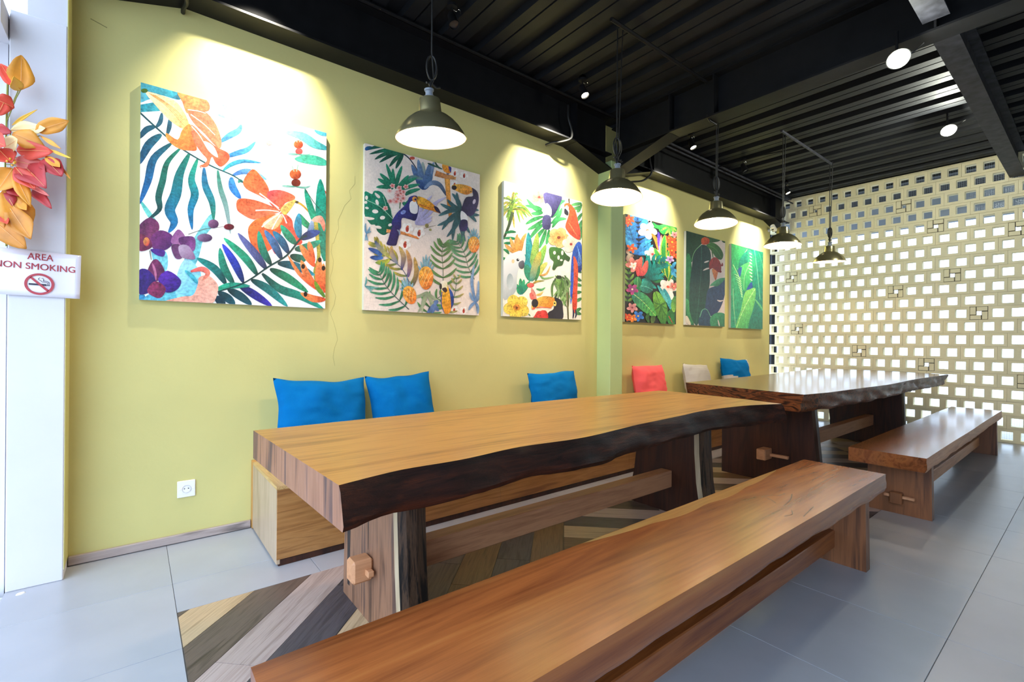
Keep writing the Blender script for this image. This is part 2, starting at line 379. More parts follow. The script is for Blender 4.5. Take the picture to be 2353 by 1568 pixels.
# ------------------------------------------------------------------ pierced block wall at the end
CP, RH = .1656, .1658
NROW = 21; DEP = .10
pins = {(19, 3), (18, 10), (16, 12), (15, 16), (13, 1), (12, 13), (11, 9), (9, 14), (8, 2), (6, 7), (5, 11), (4, 17)}
mo = MB()
YEND = -.36
def hollow(nh):
    """block with nh square holes, facing -X, local y centred, z from 0"""
    q = MB(); wd = CP*nh-.0022; hh = RH-.0022; ho = .0515; cz = hh/2
    ys = [-wd/2]
    for i in range(nh):
        c = -wd/2+wd*(i+.5)/nh; ys += [c-ho, c+ho]
    ys.append(wd/2); zs = [0, cz-ho, cz+ho, hh]
    for x in (0, DEP):
        for i in range(len(ys)-1):
            for j in range(3):
                if j == 1 and i % 2 == 1: continue
                f = [(x, ys[i], zs[j]), (x, ys[i+1], zs[j]), (x, ys[i+1], zs[j+1]), (x, ys[i], zs[j+1])]
                q.add(f if x else f[::-1], [(0, 1, 2, 3)])
    q.add([(0, ys[0], 0), (DEP, ys[0], 0), (DEP, ys[0], hh), (0, ys[0], hh)], [(0, 1, 2, 3)]); q.add([(0, ys[-1], 0), (DEP, ys[-1], 0), (DEP, ys[-1], hh), (0, ys[-1], hh)], [(3, 2, 1, 0)])
    q.add([(0, ys[0], 0), (DEP, ys[0], 0), (DEP, ys[-1], 0), (0, ys[-1], 0)], [(3, 2, 1, 0)]); q.add([(0, ys[0], hh), (DEP, ys[0], hh), (DEP, ys[-1], hh), (0, ys[-1], hh)], [(0, 1, 2, 3)])
    for i in range(nh):
        a, b_ = ys[1+2*i], ys[2+2*i]; z0, z1 = zs[1], zs[2]; L4 = [(a, z0), (b_, z0), (b_, z1), (a, z1)]
        for k in range(4):
            (ya, za), (yb, zb) = L4[k], L4[(k+1) % 4]; q.add([(0, ya, za), (0, yb, zb), (DEP, yb, zb), (DEP, ya, za)], [(0, 1, 2, 3)])
    return q
BM = {1: hollow(1).mesh('breeze_block', [BLOCK], False), 2: hollow(2).mesh('breeze_block', [BLOCK], False)}
def pinw():
    q = MB(); s = CP-.008; t = .052
    for k in range(4):
        M = Matrix.Translation((0, 0, RH/2)) @ Matrix.Rotation(k*pi/2, 4, 'X')
        q.bbox((-.010+.007*((k*2) % 3), -s/2+.001, s/2-t), (DEP*.8, s/2-t-.008, s/2-.001), .003, M=M)
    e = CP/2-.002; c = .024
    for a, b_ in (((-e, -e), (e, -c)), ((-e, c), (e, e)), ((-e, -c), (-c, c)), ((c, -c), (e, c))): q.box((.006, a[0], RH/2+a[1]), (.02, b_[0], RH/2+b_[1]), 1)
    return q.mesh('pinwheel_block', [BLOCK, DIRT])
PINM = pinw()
wb = empty('wall_back', (XB, 1.5, 0)); tag(wb, 'cream pierced block screen wall at the end of the room', kind='structure')
rb = random.Random(5)
far = MB()
for k in range(NROW):
    y = 3.468 if k % 2 == 0 else 3.385
    z = k*RH; n = int((y-YEND)/CP)
    cells = list(range(n)); c = 0
    mo.box((.012, y-1.5-n*CP, z-.004), (DEP-.012, y-1.5, z+.004))
    while c < n:
        yc = y-c*CP
        mo.box((.012, yc-1.5-.004, z), (DEP-.012, yc-1.5+.004, z+RH))
        if (k, c) in pins:
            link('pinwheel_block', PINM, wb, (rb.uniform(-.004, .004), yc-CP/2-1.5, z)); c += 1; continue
        nh = 2 if (c+1 < n and (k, c+1) not in pins) else 1
        o = link('breeze_block', BM[nh], wb, (rb.uniform(-.003, .002), yc-nh*CP/2-1.5, z+.0011)); c += nh
    # the run of the wall beyond the picture
    yy = y-n*CP; hb = hollow(2)
    while yy > -6:
        far.add([(v[0], v[1]+yy-CP-1.5, v[2]+z) for v in hb.v], hb.f); yy -= 2*CP
mo.bbox((.0, -7.4, NROW*RH), (DEP, 1.93, DECKZ), .004)
mo.build('mortar', [MORTAR], wb)
tag(far.build('block_field', [BLOCK], wb, fix=False), kind='stuff')
# fine wire mesh fixed to the outer side
wm = MB(); x = DEP+.012; sp = .021; rr = .0009
y = -.6
while y < 3.5: wm.box((x, y-1.5, 0), (x+rr, y-1.5+rr, 3.48)); y += sp
z = .02
while z < 3.48: wm.box((x, -2.1, z), (x+rr, 2.0, z+rr)); z += sp
tag(wm.build('wire_mesh', [WIRE], wb, fix=False), kind='stuff')

# ------------------------------------------------------------------ ceiling deck with ribs
d = MB(); pt = .325; x = -.6; prof = []
while x < XB+.5:
    prof += [(x, DECKZ-.0), (x+.005, DECKZ+.055), (x+.13, DECKZ+.055), (x+.135, DECKZ), (x+.222, DECKZ), (x+.224, DECKZ+.02), (x+.234, DECKZ+.02), (x+.236, DECKZ)]
    x += pt
for (a, za), (b_, zb) in zip(prof, prof[1:]): d.add([(a, -6.2, za), (b_, -6.2, zb), (b_, W+.2, zb), (a, W+.2, za)], [(0, 1, 2, 3)])
d.box((-.7, -6.3, DECKZ+.08), (XB+.6, W+.3, DECKZ+.2))
cl = struct('ceiling', d, [DECK], fix=False); tag(cl, 'black ribbed metal deck ceiling')

# ------------------------------------------------------------------ steel beams
def beam_root(name, loc, label, group='black steel beams under the deck'):
    return empty(name, loc, label, 'beam', group)
BZ = 3.10
r = beam_root('steel_beam', (1.7, 3.25, BZ), 'black steel beam along the top of the green wall above the three largest-looking canvases')
def ibeam_x(root, x0, x1, yc, z0, z1, wf, mat, hl=True, hr=True, drop=.135):
    ox, oy, oz = root.location; f = lambda x_, y_, z_: (x_-ox, y_-oy, z_-oz)
    q = MB(); q.box(f(x0, yc-wf/2, z0), f(x1, yc+wf/2, z0+.014)); q.build('bottom_flange', [mat], root)
    q = MB(); q.box(f(x0, yc-.005, z0+.014), f(x1, yc+.005, z1-.014)); q.build('web', [mat], root)
    q = MB(); q.box(f(x0, yc-wf/2, z1-.014), f(x1, yc+wf/2, z1)); q.build('top_flange', [mat], root)
    for on, xa, xb in ((hl, x0, x0+.52), (hr, x1, x1-.52)):
        if not on: continue
        q = MB(); q.prism([(xa-ox, z0-drop-oz), (xb-ox, z0-oz), (xa-ox, z0-oz)], yc-.006-oy, yc+.006-oy, 'y')
        q.add([f(xa, yc-wf/2, z0-drop), f(xb, yc-wf/2, z0), f(xb, yc+wf/2, z0), f(xa, yc+wf/2, z0-drop), f(xa, yc-wf/2, z0-drop-.014), f(xb, yc-wf/2, z0-.002), f(xb, yc+wf/2, z0-.002), f(xa, yc+wf/2, z0-drop-.014)],
              [(0,3,2,1),(4,5,6,7),(0,1,5,4),(1,2,6,5),(2,3,7,6),(3,0,4,7)])
        q.build('haunch', [mat], root)
        q = MB(); q.box(f(min(xb, xb+.012), yc-wf/2, z0+.01), f(max(xb, xb+.012), yc+wf/2, z1-.01)); q.build('stiffener', [mat], root)
ibeam_x(r, -.30, 3.82, 3.255, BZ, DECKZ-.01, .18, BLACK)
r = beam_root('steel_beam', (6, 3.25, BZ), 'black steel beam along the green wall above the three narrower-looking canvases')
ibeam_x(r, 4.03, 8.20, 3.255, BZ, DECKZ-.01, .18, BLACK)
# cross beam from the pier
r = beam_root('steel_beam', (3.95, 0, 3.13), 'large black cross beam running from the green pier over both tables')
q = MB(); q.box((-.085, -6, 0), (.085, 3.17, .014)); q.build('bottom_flange', [BLACK], r)
q = MB(); q.box((-.005, -6, .014), (.005, 3.17, .355)); q.build('web', [BLACK], r)
q = MB(); q.box((-.085, -6, .355), (.085, 3.17, .369)); q.build('top_flange', [BLACK], r)
q = MB(); q.prism([(3.17, -.17), (2.53, 0), (3.17, 0)], -.006, .006, 'x')
q.add([(-.085, 3.17, -.17), (-.085, 2.53, 0), (.085, 2.53, 0), (.085, 3.17, -.17), (-.085, 3.17, -.184), (-.085, 2.53, -.002), (.085, 2.53, -.002), (.085, 3.17, -.184)], [(0,3,2,1),(4,5,6,7),(0,1,5,4),(1,2,6,5),(2,3,7,6),(3,0,4,7)])
q.build('haunch', [BLACK], r)
for yy in (2.53, 2.1, .66):
    q = MB(); q.box((-.083, yy, .014), (-.005, yy+.012, .355)); q.build('stiffener', [BLACK], r)
# secondary beams along the room
for x0, x1, lab in ((4.04, 8.21, 'grey steel beam from the cross beam to the pierced block wall'), (-.4, 3.86, 'grey steel beam meeting the near side of the cross beam')):
    r = beam_root('steel_beam', ((x0+x1)/2, .66, 3.19), lab)
    ox = r.location.x
    q = MB(); q.box((x0-ox, -.065, 0), (x1-ox, .065, .012)); q.build('bottom_flange', [BEAMG], r)
    q = MB(); q.box((x0-ox, -.005, .012), (x1-ox, .005, .3)); q.build('web', [BEAMG], r)
    q = MB(); q.box((x0-ox, -.065, .288), (x1-ox, .065, .3)); q.build('top_flange', [BEAMG], r)
# ------------------------------------------------------------------ outside: paving, canopy, things seen through the blocks
p = MB(); p.box((-40, -40, -.12), (60, 60, -.06)); struct('ground', p, [ASPH])
p = MB(); p.box((8.36, -6, 3.56), (10.1, 4.5, 3.62)); cn = tag(p.build('canopy_roof', [SOFFIT]), 'dark canopy roof outside above the pierced block wall', 'canopy')
q = MB(); q.box((10.1, -6, 3.12), (10.16, 4.5, 3.7)); q.build('fascia', [FASCIA], cn)
q = MB(); q.box((8.36, 3.55, -.06), (8.5, 3.75, 3.56)); q.box((8.33, 3.42, -.06), (8.39, 3.48, 3.56))
q.build('post', [SOFFIT], cn)
bp = empty('notice_board', (10.6, .35, -.06), 'blue board outside seen through the holes near the right edge', 'board')
q = MB(); q.bbox((0, -.75, 1.1), (.03, .3, 1.72), .004); q.build('panel', [BLUEP], bp)
for yy in (-.7, .25): q = MB(); q.tube([(.05, yy, 0), (.05, yy, 1.75)], .02); q.build('post', [GREYC], bp)
# ------------------------------------------------------------------ slab tables
def slab(ztop, rows, thick, mats, seed, nf=7, edge_out=.04, rough=.012, endbulge=0.0, backlive=False):
    """rows: list of (x, yfront, yback); top face, live front edge, cut ends. local coords"""
    q = MB(); xs_ = [r_[0] for r_ in rows]; n = len(rows); nb = 10
    prof = []
    for i, (x, yf, yb) in enumerate(rows):
        th = thick*(1+.12*nz(x*1.3, seed, 0))+.012*nz(x*5, seed, 9)
        pts = []
        for j in range(nb+1): pts.append((x, yb+(yf-yb)*j/nb, ztop))
        for j in range(1, nf+1):
            t = j/nf; o = edge_out*(t*.9+.1*math.sin(t*pi))+rough*nz(x*6, t*2.5, seed)+rough*.6*nz(x*17, t*5, seed+3)
            if j == nf: o -= .012
            pts.append((x, yf-o, ztop-th*t))
        for j in range(1, 5): pts.append((x, yf-edge_out+(yb-yf+edge_out)*j/4, ztop-th))
        if backlive: pts[-1] = (x, yb-.02, ztop-th)
        prof.append(pts)
    m_ = len(prof[0])
    V = [v for p_ in prof for v in p_]
    top = []; side = []; bot = []
    for i in range(n-1):
        for j in range(m_):
            f = (i*m_+j, i*m_+(j+1) % m_, (i+1)*m_+(j+1) % m_, (i+1)*m_+j)
            (top if j < nb else side if j < nb+nf else bot).append(f)
    b0 = len(q.v); q.v += V
    for L_, mi, sm in ((top, 0, False), (side, 1, True), (bot, 0, False)):
        for f in L_: q.f.append(list(f)); q.m.append(mi); q.sm.append(sm)
    for i in (0, n-1):
        q.f.append([i*m_+j for j in range(m_)]); q.m.append(2); q.sm.append(False)
    return q
def leg_slab(t, prof, mats, seed, bark=True):
    """upright slab: x 0..t, prof list of (z, yfront, yback)"""
    q = MB(); n = len(prof); ring = []
    for z_, a, b_ in prof:
        o = .012*nz(z_*4, seed, 1) if bark else 0
        ring.append([(0, b_, z_), (0, a+.035, z_), (0, a+o, z_), (t*.25, a-.012+o, z_), (t*.6, a-.014-o, z_), (t, a+.004-o, z_), (t, b_, z_)])
    m_ = 7; q.v = [v for r_ in ring for v in r_]
    mid = [0, 2, 1, 1, 1, 0, 0] if bark else [0]*7
    for i in range(n-1):
        for j in range(m_):
            q.f.append([i*m_+j, i*m_+(j+1) % m_, (i+1)*m_+(j+1) % m_, (i+1)*m_+j]); q.m.append(mid[j]); q.sm.append(False)
    for i in (0, n-1): q.f.append([i*m_+j for j in range(m_)]); q.m.append(0); q.sm.append(False)
    return q
def resample(tab, n, x0, x1):
    out = []
    P = catmull([(a, b_, 0) for a, b_ in tab], 10)
    T = [(v.x, v.y) for v in P]
    for i in range(n+1):
        x_ = x0+(x1-x0)*i/n; out.append((x_, lerpf(T, x_)))
    return out
# table 1
O = Vector((1.85, 1.8, 0))
t1 = empty('live_edge_table', O, 'golden brown live-edge slab table in front with a thick dark bark edge', 'table', 'slab tables')
front = [(.432, 1.282), (.63, 1.322), (.848, 1.318), (1.12, 1.348), (1.436, 1.325), (1.872, 1.378), (2.287, 1.41), (2.567, 1.435), (2.955, 1.40), (3.26, 1.297)]
fr = resample(front, 70, .432, 3.26)
rows = []
for i, (x_, yf) in enumerate(fr):
    t = i/70; yb = 2.272+.03*math.sin(t*pi)-.02*t
    sk0 = -.03*(1-t); sk1 = .12*max(0, (t-.5)*2)
    rows.append((x_-O.x, yf-O.y, yb-O.y))
q = slab(.79, rows, .115, None, 2, edge_out=.04, rough=.011)
# shear the cut ends a little so that they are not square
for i, v in enumerate(q.v):
    x_, y_, z_ = v; k = (y_+O.y-1.29)/.98
    if x_ < -1.3: q.v[i] = (x_-.03*k*((-1.3-x_)/.118), y_, z_)
    if x_ > 1.1: q.v[i] = (x_+(.09*math.sin(min(1, max(0, k))*pi*.75))*((x_-1.1)/.31), y_, z_)
q.build('tabletop', [TOPW, BARK, ENDW], t1)
leg_slab(.12, [(0, 1.60-O.y, 2.225-O.y), (.09, 1.61-O.y, 2.222-O.y), (.3, 1.635-O.y, 2.212-O.y), (.5, 1.65-O.y, 2.205-O.y), (.685, 1.655-O.y, 2.20-O.y)], None, 3).build('leg', [LEGW, LEGB, SAP], t1, (.775-O.x, 0, 0))
leg_slab(.165, [(0, 1.60-O.y, 2.235-O.y), (.06, 1.62-O.y, 2.222-O.y), (.25, 1.65-O.y, 2.18-O.y), (.45, 1.665-O.y, 2.155-O.y), (.685, 1.67-O.y, 2.145-O.y)], None, 8).build('leg', [DLEG, LEGB, SAP], t1, (2.913-O.x, 0, 0))
q = MB(); q.bbox((.895-O.x, 1.865-O.y, .18), (2.913-O.x, 1.95-O.y, .295), .004); st = q.build('stretcher', [STRW], t1)
q = MB(); q.bbox((.688-O.x, 1.868-O.y, .195), (.775-O.x, 1.945-O.y, .288), .01); tn = q.build('tenon', [STRW], t1)
q = MB(); q.bbox((.738-O.x, 1.835-O.y, .225), (.764-O.x, 1.965-O.y, .25), .003); q.build('peg', [STRW], tn)
STK = plain('dark_wood_streak', '#2b2322', .55, var=.3, vs=30)
for y0, y1, z0, z1 in ((2.135, 2.178, .06, .66), (2.07, 2.092, .36, .66), (1.925, 1.933, .30, .60)):
    q = MB(); n = 14
    for k in range(n):
        za, zb = z0+(z1-z0)*k/n, z0+(z1-z0)*(k+1)/n; w0, w1 = [.5+.5*math.sin(pi*min(1, max(0, (z-z0)/(z1-z0))))+.35*nz(z*7, y0*9, 2) for z in (za, zb)]; c = (y0+y1)/2; hw = (y1-y0)/2
        q.add([(.7746-O.x, c-hw*w0-O.y, za), (.7746-O.x, c+hw*w0-O.y, za), (.7746-O.x, c+hw*w1-O.y, zb), (.7746-O.x, c-hw*w1-O.y, zb)], [(0, 1, 2, 3)])
    q.build('wood_streak', [STK], t1, fix=False)
# table 2
O = Vector((5.8, 1.8, 0))
t2 = empty('live_edge_table', O, 'reddish dark live-edge slab table by the pierced block wall', 'table', 'slab tables')
front = [(3.68, 1.32), (3.95, 1.28), (4.10, 1.265), (4.6, 1.24), (5.3, 1.20), (6.2, 1.22), (7.0, 1.20), (7.66, 1.175)]
back = [(3.68, 2.36), (4.5, 2.38), (5.5, 2.42), (6.6, 2.5), (7.66, 2.55)]
fr = resample(front, 70, 3.68, 7.66); bk = resample(back, 70, 3.68, 7.66)
q = slab(.82, [(a[0]-O.x, a[1]-O.y, b_[1]-O.y) for a, b_ in zip(fr, bk)], .125, None, 21, edge_out=-.02, rough=.02, backlive=True)
for i, v in enumerate(q.v):
    x_, y_, z_ = v; k = (y_+O.y-1.3)/1.05
    if x_ < -1.9: q.v[i] = (x_+.21*k*((-1.9-x_)/.22)+(.10*max(0, k-.5)*(.82-z_)*8*((-1.9-x_)/.22)), y_, z_)
    if x_ > 1.4: q.v[i] = (x_+(.30*math.sin(min(1, max(0, k))*pi*.8)-.16*(.82-z_)/.12*(k < .3))*((x_-1.4)/.46), y_, z_)
q.build('tabletop', [TOP2, END2, END2], t2)
leg_slab(.13, [(0, 1.40-O.y, 2.2-O.y), (.25, 1.425-O.y, 2.2-O.y), (.5, 1.45-O.y, 2.2-O.y), (.71, 1.47-O.y, 2.2-O.y)], None, 5, False).build('leg', [DLEG], t2, (4.24-O.x, 0, 0))
leg_slab(.13, [(0, 1.42-O.y, 2.17-O.y), (.25, 1.445-O.y, 2.175-O.y), (.5, 1.455-O.y, 2.2-O.y), (.71, 1.46-O.y, 2.25-O.y)], None, 6, False).build('leg', [DLEG], t2, (6.9-O.x, 0, 0))
q = MB(); q.bbox((4.37-O.x, 1.72-O.y, .215), (6.9-O.x, 1.80-O.y, .335), .004); q.build('stretcher', [STRW], t2)
q = MB(); q.bbox((4.11-O.x, 1.76-O.y, .2), (4.24-O.x, 1.835-O.y, .29), .006); tn = q.build('tenon', [STRW], t2)
q = MB(); q.bbox((4.195-O.x, 1.62-O.y, .225), (4.225-O.x, 1.86-O.y, .25), .003); q.build('peg', [STRW], tn)
# ------------------------------------------------------------------ benches
def bench(label, x0, x1, yf, yb, zt, th, lx0, lx1, lt, mats, seed, lf, lb, tenon=None, wob=.01):
    O = Vector(((x0+x1)/2, (yf+yb)/2, 0)); r_ = empty('plank_bench', O, label, 'bench', 'slab benches')
    rows = []
    for i in range(61):
        t = i/60; x_ = x0+(x1-x0)*t
        rows.append((x_-O.x, yf+wob*nz(x_*1.3, seed, .5)-O.y, yb+wob*1.2*nz(x_*1.1, seed, 4.5)-O.y))
    q = slab(zt, rows, th, None, seed, edge_out=.004, rough=.003, nf=4); q.build('seat', [mats[0], mats[1], mats[2]], r_)
    for lx in (lx0, lx1):
        q = MB(); q.prism([(lf-.006-O.y, 0), (lb+.006-O.y, 0), (lb-O.y, zt-th-.002), (lf-O.y, zt-th-.002)], lx-O.x, lx+lt-O.x, 'x'); q.build('leg', [mats[3]], r_)
    q = MB(); q.bbox((lx0+lt-O.x, yf+.15-O.y, .08), (lx1-O.x, yf+.21-O.y, .175), .004); q.build('stretcher', [mats[1]], r_)
    if tenon:
        q = MB(); q.bbox((lx0-.05-O.x, yf+.165-O.y, .075), (lx0-O.x, yf+.235-O.y, .155), .005); tn = q.build('tenon', [mats[3]], r_)
        q = MB(); q.bbox((lx0-.035-O.x, yf+.10-O.y, .115), (lx0-.012-O.x, yf+.27-O.y, .135), .003); q.build('peg', [STRW], tn)
    return r_
b1 = bench('long glossy orange-brown plank bench in the foreground', .205, 3.257, .755, 1.165, .46, .096, .45, 2.96, .06, [BENW, BENW, BENW, BENL], 31, .77, 1.12, None, .005)
b2 = bench('shorter-looking shiny plank bench beside the dark table near the block wall', 3.905, 7.42, .70, 1.115, .46, .092, 4.165, 7.2, .06, [BEN2, STRW, BEN2, BENL], 35, .72, 1.07, True, .005)
# knots and cracks filled in the front bench top
KN = plain('dark_knot', '#2a160c', .4)
def worm(pts, wd, z, par, name='knot'):
    q = MB(); P = [Vector((a, b_, 0)) for a, b_ in pts]; P = catmull(P, 4)
    for i, (a, b_) in enumerate(zip(P, P[1:])):
        t = (b_-a).normalized(); n_ = Vector((-t.y, t.x, 0)); w0 = wd*(.35+.65*abs(nz(i*.6, a.x*9, 3)))
        q.add([(v.x, v.y, z) for v in (a-n_*w0, a+n_*w0, b_+n_*w0*.8, b_-n_*w0*.8)], [(0, 1, 2, 3)])
    return q.build(name, [KN], par)
O = b1.location
for pts in ([(2.30, 1.0), (2.36, .985), (2.38, .96), (2.44, .955)], [(2.31, .99), (2.29, .95), (2.26, .92)], [(2.46, .93), (2.36, .90), (2.25, .885)], [(2.22, .84), (2.17, .82), (2.12, .83)], [(2.35, .80), (2.26, .79), (2.18, .78)], [(3.10, .96), (3.16, .955), (3.2, .985), (3.25, .975)]):
    worm([(a-O.x, b_-O.y) for a, b_ in pts], .004, .4603, b1)
def band(pts0, z, par, name, mat):
    q = MB()
    for (x0, a0, c0), (x1, a1, c1) in zip(pts0, pts0[1:]): q.add([(x0, a0, z), (x1, a1, z), (x1, c1, z), (x0, c0, z)], [(0, 1, 2, 3)])
    return q.build(name, [mat], par, fix=False)
bs = []
for i in range(41):
    t = i/40; x_ = 1.25+1.62*t; yb = 1.165+.006*nz(x_*1.1, 31, 4.5); wd = .075*math.sin(pi*t)**.7*(.75+.5*abs(nz(x_*2.5, 3, 1)))
    bs.append((x_-O.x, yb-wd-O.y, yb-.0015-O.y))
band(bs, .4602, b1, 'sapwood_edge', SAPY)
# ------------------------------------------------------------------ built-in laminate wall seat
ws = empty('box_bench', (4.2, 3.0, 0), 'long wood laminate box seat built along the green wall', 'bench')
X0, X1, Y0, ZS = .583-4.2, 7.86-4.2, 2.67-3.0, .418
q = MB(); q.bbox((X0+.02, Y0+.02, .03), (X1, .165, ZS-.02), .002); q.build('carcass', [LAM], ws)
q = MB(); q.prism([(X0, Y0), (X1, Y0), (X1, .340), (4.025-4.2, .340), (4.025-4.2, .168), (3.815-4.2, .168), (3.815-4.2, .340), (X0, .340)], ZS-.018, ZS, 'z'); q.build('seat_board', [LAMT], ws)
q = MB(); q.bbox((X0, Y0+.002, .012), (X0+.018, .30, ZS-.019), .0015); q.build('end_panel', [LAME], ws)
q = MB(); q.bbox((X0-.002, .30, .004), (X0+.03, .343, ZS+.004), .0015); q.build('edge_trim', [TRIMW], ws)
np_ = 5; pw = (X1-X0)/np_
for i in range(np_):
    q = MB(); q.bbox((X0+i*pw+.001, Y0, .036), (X0+(i+1)*pw-.001, Y0+.018, ZS-.019), .0012); fp = q.build('front_panel', [LAM], ws)
    q = MB(); hx = X0+(i+.5)*pw
    if i == 0: hx = 2.105-4.2
    if i == 1: hx = 3.60-4.2
    if i == 2: q.bbox((hx-.045, Y0-.014, .18), (hx+.045, Y0, .195), .003)
    else: q.bbox((hx-.05, Y0-.016, .183), (hx+.05, Y0, .197), .003)
    q.build('pull_handle', [PLASTIC], fp)
q = MB(); q.bbox((X0+.01, Y0+.006, .0), (X1, Y0+.03, .034), .002); q.build('plinth', [DLEG], ws)
# ------------------------------------------------------------------ cushions
def pillow(wd, ht, th, seed, mats, split=None, ear=.03):
    q = MB(); n = 26
    def P(i, j, s):
        u, v = 2*i/n-1, 2*j/n-1
        e = (max(0, 1-abs(u)**2.6)*max(0, 1-abs(v)**2.6))**.52
        pin = 1-.055*(1-abs(v)**2)*(abs(u)**3); pin2 = 1-.07*(1-abs(u)**2)*(abs(v)**3)
        x_ = u*wd/2*pin; z_ = ht/2+v*ht/2*pin2
        wr = .014*nz(u*2.2+seed, v*2.2, s)+.010*nz(u*3+v*5, v*4-u*2, seed+s)+.006*abs(nz(u*4-v*7, v*3, seed))
        cr = abs(u*v)**3
        wr += .010*math.sin((u-v)*14+seed)*cr*.6
        y_ = s*(th/2*e+wr*min(1, e*2.2))
        x_ += .012*nz(seed, v*1.7, 2); z_ += .018*nz(u*1.5, seed, 7)*(1 if v > 0 else .3)
        return (x_, y_, z_)
    V = []; idx = {}
    for s in (-1, 1):
        for i in range(n+1):
            for j in range(n+1):
                bd = i in (0, n) or j in (0, n)
                if s == 1 and bd: idx[(s, i, j)] = idx[(-1, i, j)]; continue
                idx[(s, i, j)] = len(V); V.append(P(i, j, s))
    q.v = V
    for s in (-1, 1):
        for i in range(n):
            for j in range(n):
                q.f.append([idx[(s, i, j)], idx[(s, i+1, j)], idx[(s, i+1, j+1)], idx[(s, i, j+1)]]); q.sm.append(True)
                u, v = 2*(i+.5)/n-1, 2*(j+.5)/n-1
                q.m.append(split(u, v, s) if split else 0)
    return q
GR = 'cushions leaning on the green wall'
def cushion(label, xc, wd, ht, th, seed, mats, tilt=14, roll=0, rz=0, split=None, y=3.20):
    me = pillow(wd, ht, th, seed, mats, split).mesh('cushion', mats)
    o = link('cushion', me, None, (xc, y, ZS), (R(-tilt), R(roll), R(rz)))
    o.rotation_mode = 'XYZ'; o.location.z = ZS+.006+abs(math.sin(R(roll)))*wd/2+abs(math.sin(R(tilt)))*0.02
    return tag(o, label, 'cushion', GR)
cushion('wide blue cushion at the near end of the wall seat', .975, .60, .50, .19, 1, [TEAL], 15, 2, 4, y=3.125)
cushion('blue cushion pressed against the wide blue one, its right corner raised', 1.545, .48, .50, .18, 5.3, [TEAL], 12, -4, -8, y=3.135)
cushion('single blue cushion behind the front table, left of the pale green pier', 3.09, .60, .47, .16, 9.1, [TEAL], 12, -2, 0, y=3.16)
cushion('coral red cushion right of the pale green pier', 4.56, .57, .50, .18, 12.7, [RED], 11, 1, 0, y=3.16)
cushion('plain grey striped cushion beside the blue and grey one', 5.56, .62, .48, .17, 17.2, [STRIPE], 12, 2, 3, y=3.15)
cushion('blue and grey patchwork cushion nearest the block wall', 6.55, .62, .53, .18, 23.9, [TEAL, STRIPE], 12, 3, -8, split=lambda u, v, s: 1 if (v < -.1-.22*u or u > .72+.1*v) else 0, y=3.15)
